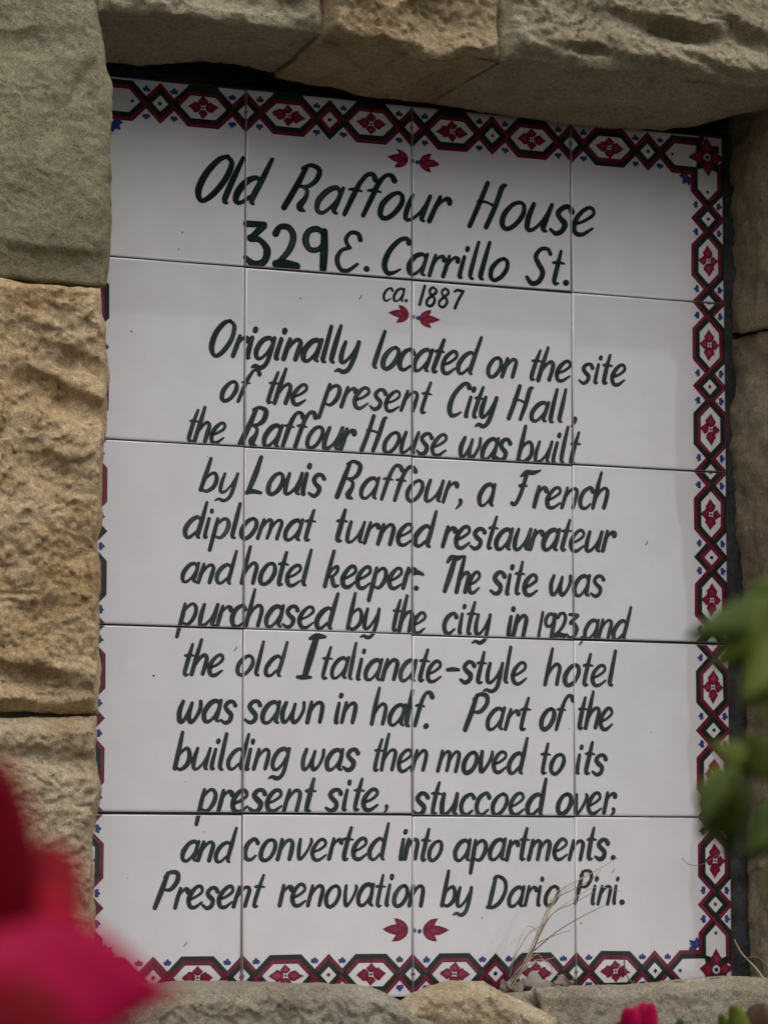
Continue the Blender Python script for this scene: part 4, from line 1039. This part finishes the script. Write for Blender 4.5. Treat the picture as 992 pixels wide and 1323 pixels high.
# 4. dry grass growing from the crack between the sill stones
YG = -.03
g0 = at(652, 1283, YG)
tuft = plant_empty('dry_grass_tuft', tuple(g0), 'dry straw coloured grass stalks rising from the crack before the lower right letters', 'grass')
def gpt(x, y, Y=YG): return tuple(at(x, y, Y))
stalks = [
 ([(650, 1284), (676, 1245), (694, 1205), (714, 1165), (745, 1140)], .0008, .0002, 'straw'),
 ([(655, 1284), (684, 1238), (700, 1198), (724, 1152), (757, 1132), (798, 1108)], .0009, .0003, 'straw'),
 ([(662, 1270), (690, 1222), (712, 1182), (740, 1167), (768, 1152)], .0006, .00025, 'straw_dark'),
 ([(690, 1228), (720, 1203), (750, 1185), (784, 1168)], .0006, .00025, 'straw_dark'),
 ([(692, 1220), (712, 1210), (736, 1202)], .0004, .0002, 'straw_dark'),
 ([(700, 1195), (716, 1178), (742, 1160), (770, 1146), (803, 1152)], .0004, .0002, 'straw'),
 ([(659, 1248), (668, 1222), (677, 1200)], .0004, .0002, 'straw'),
 ([(655, 1255), (668, 1230), (684, 1205), (704, 1194)], .0004, .0002, 'straw_dark'),
 ([(690, 1225), (696, 1208), (688, 1198), (680, 1197)], .0004, .0002, 'straw'),
 ([(648, 1276), (672, 1256), (694, 1240), (712, 1248), (706, 1270), (690, 1279)], .0005, .0003, 'straw'),
 ([(652, 1282), (690, 1272), (720, 1276), (745, 1281)], .0006, .0003, 'straw_dark'),
 ([(668, 1262), (690, 1234), (702, 1240), (722, 1262), (738, 1272)], .0004, .0002, 'straw'),
 ([(656, 1270), (676, 1250), (706, 1240), (716, 1237)], .0004, .0002, 'straw'),
 ([(645, 1284), (662, 1262), (680, 1243)], .0010, .0005, 'straw_dark'),
 ([(656, 1284), (672, 1256), (688, 1226), (700, 1190), (712, 1160)], .0007, .0003, 'straw'),
 ([(712, 1165), (722, 1150), (748, 1136), (760, 1126)], .0004, .0002, 'straw'),
 ([(718, 1160), (738, 1150), (764, 1136), (776, 1124)], .0004, .0002, 'straw_dark'),
 ([(640, 1280), (668, 1274), (700, 1282), (730, 1278), (760, 1284)], .0005, .0003, 'straw'),
 ([(672, 1284), (700, 1266), (716, 1272), (742, 1268)], .0005, .0003, 'straw_dark'),
 ([(658, 1262), (664, 1240), (680, 1228), (690, 1226)], .0003, .0002, 'straw'),
]
for k, (c_, r0, r1, mt_) in enumerate(stalks):
    o = stem_obj('stalk', [gpt(x, y, YG + .004 * math.sin(k * 2.1 + i * .7)) for i, (x, y) in enumerate(c_)], r0, r1, mt_, tuft, n=6, seg=5)
    keep(o, tuft)
# twig in the lower right gap
t0 = at(988, 1268, -.06)
twig = tag(empty('dry_twig', tuple(t0)), 'thin pale dry twig leaning in the gap at the lower right corner of the plaque', 'twig')
keep(stem_obj('stalk', [tuple(at(948, 1214, -.01)), tuple(at(958, 1232, -.02)), tuple(at(975, 1250, -.04)), tuple(at(990, 1270, -.06))], .0006, .0011, 'straw', twig), twig)
keep(stem_obj('side_stalk', [tuple(at(962, 1238, -.03)), tuple(at(980, 1238, -.04)), tuple(at(1000, 1262, -.06))], .0005, .0008, 'straw_dark', twig), twig)
tw2 = tag(empty('wiry_tendril', tuple(at(806, 1262, -.02))), 'wiry brown tendril over the flower in the bottom border', 'twig')
keep(stem_obj('stalk', [tuple(at(806, 1238, -.004)), tuple(at(807, 1252, -.006)), tuple(at(812, 1265, -.01)), tuple(at(824, 1274, -.016))], .0007, .0005, 'straw_dark', tw2), tw2)
tw3 = tag(empty('fine_tendril', tuple(at(896, 1110, -.01))), 'hair-thin pale tendril beside the right border under the dark leaf', 'twig')
keep(stem_obj('stalk', [tuple(at(880, 1108, -.006)), tuple(at(890, 1117, -.01)), tuple(at(906, 1117, -.012)), tuple(at(926, 1104, -.014))], .0003, .0003, 'straw_dark', tw3), tw3)

# litter in the crack: dead leaf scraps, each its own thing
rq = random.Random(9)
for k, (x, y, w_, h_, lab) in enumerate([(680, 1273, 40, 8, 'crumpled grey dead leaf at the foot of the dry grass'), (660, 1279, 30, 8, 'small curled dead leaf left of the crumpled grey one'),
                                        (712, 1279, 34, 6, 'brown dead leaf scrap right of the dry grass on the sill'), (690, 1288, 40, 8, 'dark shrivelled leaf lying below the dry grass'), (728, 1270, 26, 6, 'pale leaf sliver leaning on the bottom border right of the dry grass')]):
    Y = -.030 - .008 * k
    b = at(x - w_ / 2, y + rq.uniform(-3, 3), Y); t = at(x + w_ / 2, y + rq.uniform(-5, 5), Y - .008)
    o = blade_surface('dead_leaf', b, t, (.1, -.9, .55), h_ * .0013, 'litter', None, cup=1.2, curl=.10, seed=50 + k, wave=.55, nu=16, nv=8)
    tag(o, lab, 'leaf', 'dead leaves in the crack between the sill stones')
def crumb(x, y, Y, r, lab, seed):
    p = at(x, y, Y); V = []; Fc = []
    n1, n2 = 5, 7
    P_ = []
    for i in range(n1 + 1):
        for j in range(n2):
            a, b = math.pi * i / n1, 2 * math.pi * j / n2
            P_.append([math.sin(a) * math.cos(b), math.sin(a) * math.sin(b) * .8, math.cos(a) * .6])
    P_ = np.array(P_); P_ *= (1 + .35 * vnoise(P_ * 1.7 + seed, seed))[:, None]
    V = [tuple(p + q * r) for q in P_]
    for i in range(n1):
        for j in range(n2): Fc.append((i * n2 + j, i * n2 + (j + 1) % n2, (i + 1) * n2 + (j + 1) % n2, (i + 1) * n2 + j))
    tag(mesh_obj('soil_crumb', V, Fc, M['bed'], None, smooth=True), lab, 'crumb', 'dark crumbs on the sill')
crumb(793, 1284, -.10, .0026, 'left of two dark crumbs lying on the right sill stone', 1)
crumb(816, 1281, -.10, .0024, 'right of two dark crumbs lying on the right sill stone', 2)

# ------------------------------------------------------------------ surroundings (outside the frame, mirrored softly in the glaze)
gm = NT('dark_paving'); co_ = gm.coords()  # plain dark paving colour
gm.l(gm.ramp(gm.noise(co_, 1.5, 6), [(.3, (.07, .07, .05)), (.7, (.11, .105, .08))]), gm.b.inputs['Base Color']); gm.b.inputs['Roughness'].default_value = .9
n = 40; xs = np.linspace(-400, 400, n); V = []; Q = []
gx, gy = np.meshgrid(np.linspace(-500, 500, 41), np.linspace(-500, 500, 41), indexing='ij')
Vg = np.stack([gx.ravel(), gy.ravel(), np.full(gx.size, GZ)], 1)
idg = np.arange(gx.size).reshape(41, 41)
Qg = np.stack([idg[:-1, :-1], idg[1:, :-1], idg[1:, 1:], idg[:-1, 1:]], -1).reshape(-1, 4)
g = fast_mesh('ground', Vg, Qg, gm.m, smooth=False); tag(g, kind='structure')
bed = box('planting_bed', -6, 6, -7, -.14, GZ, GZ + .12, M['soil']); tag(bed, kind='structure')  # unseen bed, widened and kept dark so less light bounces up

def flat(name, col, rough=.85):
    m = NT(name); co = m.coords()
    m.l(m.ramp(m.noise(co, 3, 5), [(.3, tuple(c * .9 for c in col)), (.7, col)]), m.b.inputs['Base Color'])
    m.b.inputs['Roughness'].default_value = rough; m.l(m.bump(m.noise(co, 80, 4), .3, .004), m.b.inputs['Normal']); return m.m
M['stucco'] = flat('cream_stucco', (.80, .76, .69)); M['roof'] = flat('clay_roof', (.72, .66, .58)); M['win'] = flat('window_glass', (.04, .05, .06), .1); M['trim'] = flat('white_trim', (.8, .8, .78))

# added, unseen house above and behind the stone wall, placed to block sun
hb = empty('sun_block_house', (0, 2.0, GZ)); tag(hb, 'unseen cream stucco house added as a sun block behind the stone wall, above the frame', 'house')
def hk(o, root): return keep(o, root)
hk(box('wall', -5, 5, .42, 4.5, GZ, 2.6, M['stucco'], hb), hb)
hk(box('roof', -5.3, 5.3, .20, 4.8, 2.6, 2.75, M['roof'], hb), hb)
for x in (-3.2, 1.6):
    w_ = hk(box('window', x, x + 1.1, .405, .43, .95, 2.1, M['trim'], hb), hb)
    hk(box('pane', x + .08, x + 1.02, .395, .404, 1.03, 2.02, M['win'], hb), hb)

# a low white house; pale slope, dark backdrop, trees added to shape the reflection
YS = -26.0
def refl(px, py, Y):
    """where the mirror ray leaving the glaze at a place of the photograph meets the plane y = Y"""
    p = at(px, py, 0.0); d = ray(px, py) * np.array([1, -1, 1])
    return p + d * ((Y - p[1]) / d[1])
zt_l, zt_r = refl(200, 424, YS)[2], refl(860, 436, YS)[2]
ztop = (zt_l + zt_r) / 2
hill_m = flat('dark_backdrop', (.075, .085, .045)); reflector_m = flat('pale_reflector', (.86, .84, .81))
o = mesh_obj('hill', [(-60, -8, GZ - .05), (60, -8, GZ - .05), (60, YS, ztop - .25), (-60, YS, ztop - .25), (70, -90, 30), (-70, -90, 30)], [(0, 1, 2, 3), (3, 2, 4, 5)], hill_m); tag(o, kind='structure')  # unseen dark ground, added and raised to keep sky out of the reflection
o = mesh_obj('glaze_reflector_slope', [(1.5, -7.2, GZ + .01), (7.5, -7.2, GZ + .01), (18.5, YS, zt_r), (4.0, YS, zt_l), (18.5, YS, GZ), (4.0, YS, GZ), (1.5, -7.2, GZ), (7.5, -7.2, GZ)],
             [(0, 1, 2, 3), (3, 2, 4, 5), (0, 3, 5, 6), (1, 7, 4, 2)], reflector_m); tag(o, kind='structure')  # unseen pale slope, added to brighten the reflection in the lower tiles
def prism(name, x0, x1, y0, y1, z0, zr, mat, root):
    xm = (x0 + x1) / 2
    v = [(x0, y0, z0), (x1, y0, z0), (xm, y0, zr), (x0, y1, z0), (x1, y1, z0), (xm, y1, zr)]
    return hk(mesh_obj(name, v, [(0, 1, 2), (5, 4, 3), (0, 3, 4, 1), (1, 4, 5, 2), (2, 5, 3, 0)], mat, root), root)
M['white'] = flat('white_render', (.82, .80, .77))
gl, gr_, gp = refl(405, 424, YS - 1), refl(500, 424, YS - 1), refl(455, 382, YS - 1)
H2 = empty('gabled_garage', (gp[0], YS - 3, ztop - .3)); tag(H2, 'small white gabled garage at the head of the pale slope across the yard, seen only mirrored', 'garage')
prism('roof', gl[0], gr_[0], YS - 1, YS - 5, gl[2], gp[2], M['white'], H2)
hk(box('wall', gl[0] + .1, gr_[0] - .1, YS - 4.9, YS - 1.05, ztop - .3, gl[2] - .001, M['white'], H2), H2)
hk(box('garage_door', gl[0] + .35, gr_[0] - .35, YS - 1.04, YS - 1.0, ztop - .28, gl[2] - .2, M['white'], H2), H2)
pp0 = refl(335, 368, YS - .5)
post = tag(box('lamp_post', pp0[0] - .06, pp0[0] + .06, YS - .56, YS - .44, ztop - .3, pp0[2], M['white']), 'thin white post standing left of the garage at the head of the pale slope', 'post')
def tree(x, y, h, r, seed, lab):  # unseen trees, added dense and dark for the upper tiles' reflection
    q = random.Random(seed); t = empty('backdrop_tree', (x, y, GZ)); tag(t, lab, 'tree', 'added dark trees behind the garage')
    V = []; Fc = []
    tube(V, Fc, [(x, y, GZ), (x + .1, y, GZ + h * .3), (x - .1, y + .1, GZ + h * .6)], [.3, .22, .12], 8)
    for k in range(6):
        a = q.uniform(0, 6.3); tube(V, Fc, [(x, y, GZ + h * .35), (x + r * .4 * math.cos(a), y + r * .4 * math.sin(a), GZ + h * .6), (x + r * .7 * math.cos(a), y + r * .7 * math.sin(a), GZ + h * .75)], [.12, .08, .03], 6)
    hk(mesh_obj('trunk', V, Fc, M['bark'], t), t)
    V = []; Fc = []
    for k in range(3600):
        while True:
            p = Vector((q.uniform(-1, 1), q.uniform(-1, 1), q.uniform(-1, 1)))
            if p.length < 1: break
        p = p.normalized() * (p.length ** .5)
        c = Vector((x, y, GZ + h * .62)) + Vector((p.x * r, p.y * r, p.z * h * .40)) * (1 + .15 * math.sin(p.x * 5 + seed) * math.cos(p.z * 6))
        a = Vector((q.uniform(-1, 1), q.uniform(-1, 1), q.uniform(-1, 1))).normalized(); b = a.cross(Vector((.3, .5, .8))).normalized(); s = q.uniform(.34, .62)
        n0 = len(V); V += [tuple(c - a * s), tuple(c + b * s * .6), tuple(c + a * s), tuple(c - b * s * .6)]; Fc.append((n0, n0 + 1, n0 + 2, n0 + 3))
    hk(mesh_obj('crown', V, Fc, M['leaf_dark'], t), t)
for k, (x, y, h, r) in enumerate([(-5, -35, 17, 4.8), (1.5, -36, 18, 5.0), (7.5, -35, 17, 5.0), (13.5, -36.5, 18, 5.2), (19.5, -35, 17, 5.0), (26, -37, 18, 5.0)]):
    tree(x, y, h, r, k, ['first added tree from the left behind the garage', 'second added tree behind the garage, tall and full', 'third added tree behind the garage, nearest the white gable', 'fourth added tree behind the garage, tall with a wide crown', 'fifth added tree behind the garage, right of the pale slope', 'sixth added tree, farthest right beyond the pale slope'][k])
